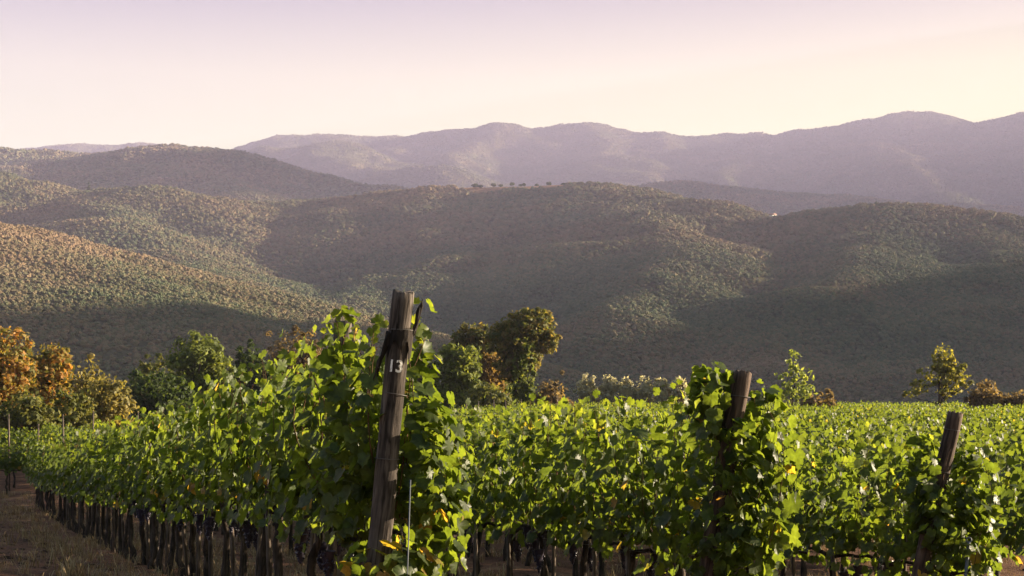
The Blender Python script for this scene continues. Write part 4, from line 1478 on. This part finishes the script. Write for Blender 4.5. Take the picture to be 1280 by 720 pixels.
house(966, 1622, 7, 5, 4.2, 'tiny white farmhouse on the saddle left of the right hill', .3)
house(1060, 3770, 16, 10, 8.0, 'tiny pale farmhouse on the low hazy hill behind', -.2)

# ------------------------------------------------------------------ dry grass and straw on the soil
def grass_points():
    n = 9000
    y = rng.uniform(9, 48, n) ** 1.0
    px = rng.uniform(-80, 1340, n)
    x = (px - CX) / F * y
    u = row_dist(x, y)
    # thick beside the row, thin on the worn track
    w = np.where(u < -0.5, .04 + .5 * np.exp(-((u + 0.8) / .45) ** 2) + .4 * sstep(-5, -7, u) + .25 * sstep(24, 34, y), .40)
    w *= .4 + 1.1 * noise(x / 1.3, y / 1.3, 77)
    k = rng.random(n) < w
    return x[k], y[k]
def tuft_mesh(seed, mat, n=22, h=.26):
    rs = np.random.default_rng(seed)
    V, T = [], []
    for k in range(n):
        a = rs.uniform(0, 6.28)
        l = h * rs.uniform(.4, 1.1)
        o = rs.normal(0, .06, 2)
        lean = rs.uniform(.2, 1.1)
        d = np.array([math.cos(a), math.sin(a)])
        p = np.array([-d[1], d[0]]) * .004
        m = o + d * l * lean * .4
        e = o + d * l * lean
        b = len(V)
        V += [(*(o - p), 0), (*(o + p), 0), (*(m + p * .8), l * .65), (*(m - p * .8), l * .65), (*e, l * (1 - .35 * lean))]
        T += [(b, b + 1, b + 2), (b, b + 2, b + 3), (b + 3, b + 2, b + 4)]
    return mesh('grass_tuft', np.array(V), np.array(T), [mat], False, {'tint': np.repeat(rs.random(n), 5)})
M_STRAW = leaf_mat('straw', [(0, (.13, .085, .045)), (.5, (.24, .165, .085)), (1, (.36, .27, .15))], .25, .7, (1.2, 1.1, .9), spec=.1)
tufts = [tuft_mesh(600 + k, M_STRAW) for k in range(5)] + [tuft_mesh(620 + k, M_STRAW, 16, .10) for k in range(4)]
gx, gy = grass_points()
s = rng.uniform(.6, 1.3, len(gx))
go = instancer('dry_grass', np.stack([gx, gy, ground_z(gx, gy)], -1), np.stack([s, s, s * rng.uniform(.6, 1.1, len(s))], -1), rng.uniform(0, 6.28, len(s)), tufts)
tag(go, 'dry straw-coloured grass and litter along the dirt track', 'grass', kind='stuff')

# ------------------------------------------------------------------ clods on the worn track
def clod_mat():
    m, n, l, p = mat_new('soil_clod')
    oi = n.new('ShaderNodeObjectInfo')
    r = ramp_node(n, [(0, (.030, .016, .011)), (.6, (.065, .037, .025)), (1, (.12, .075, .048))])
    l.new(oi.outputs['Random'], r.inputs[0])
    l.new(r.outputs[0], p.inputs['Base Color'])
    p.inputs['Roughness'].default_value = 1
    p.inputs['Specular IOR Level'].default_value = .1
    return m
M_CLOD = clod_mat()
clods = [crown_mesh('soil_lump', 700 + k, M_CLOD, .5, 2) for k in range(4)]
n = 9000
y = rng.uniform(9, 46, n)
x = (rng.uniform(-80, 1340, n) - CX) / F * y
u = row_dist(x, y)
k = (rng.random(n) < np.where((u < -.6) & (u > -7), 1.0, .25)) & (noise(x / .8, y / .8, 93) > .35)
x, y = x[k], y[k]
s_ = .012 + .05 * rng.random(len(x)) ** 3
cl = instancer('soil_clods', np.stack([x, y, ground_z(x, y) - s_ * .5], -1), np.stack([s_ * 1.3, s_ * rng.uniform(.8, 1.4, len(x)), s_ * .8], -1), rng.uniform(0, 6.28, len(x)), clods)
tag(cl, 'crumbled reddish-brown soil clods on the worn dirt track', 'soil', kind='stuff')
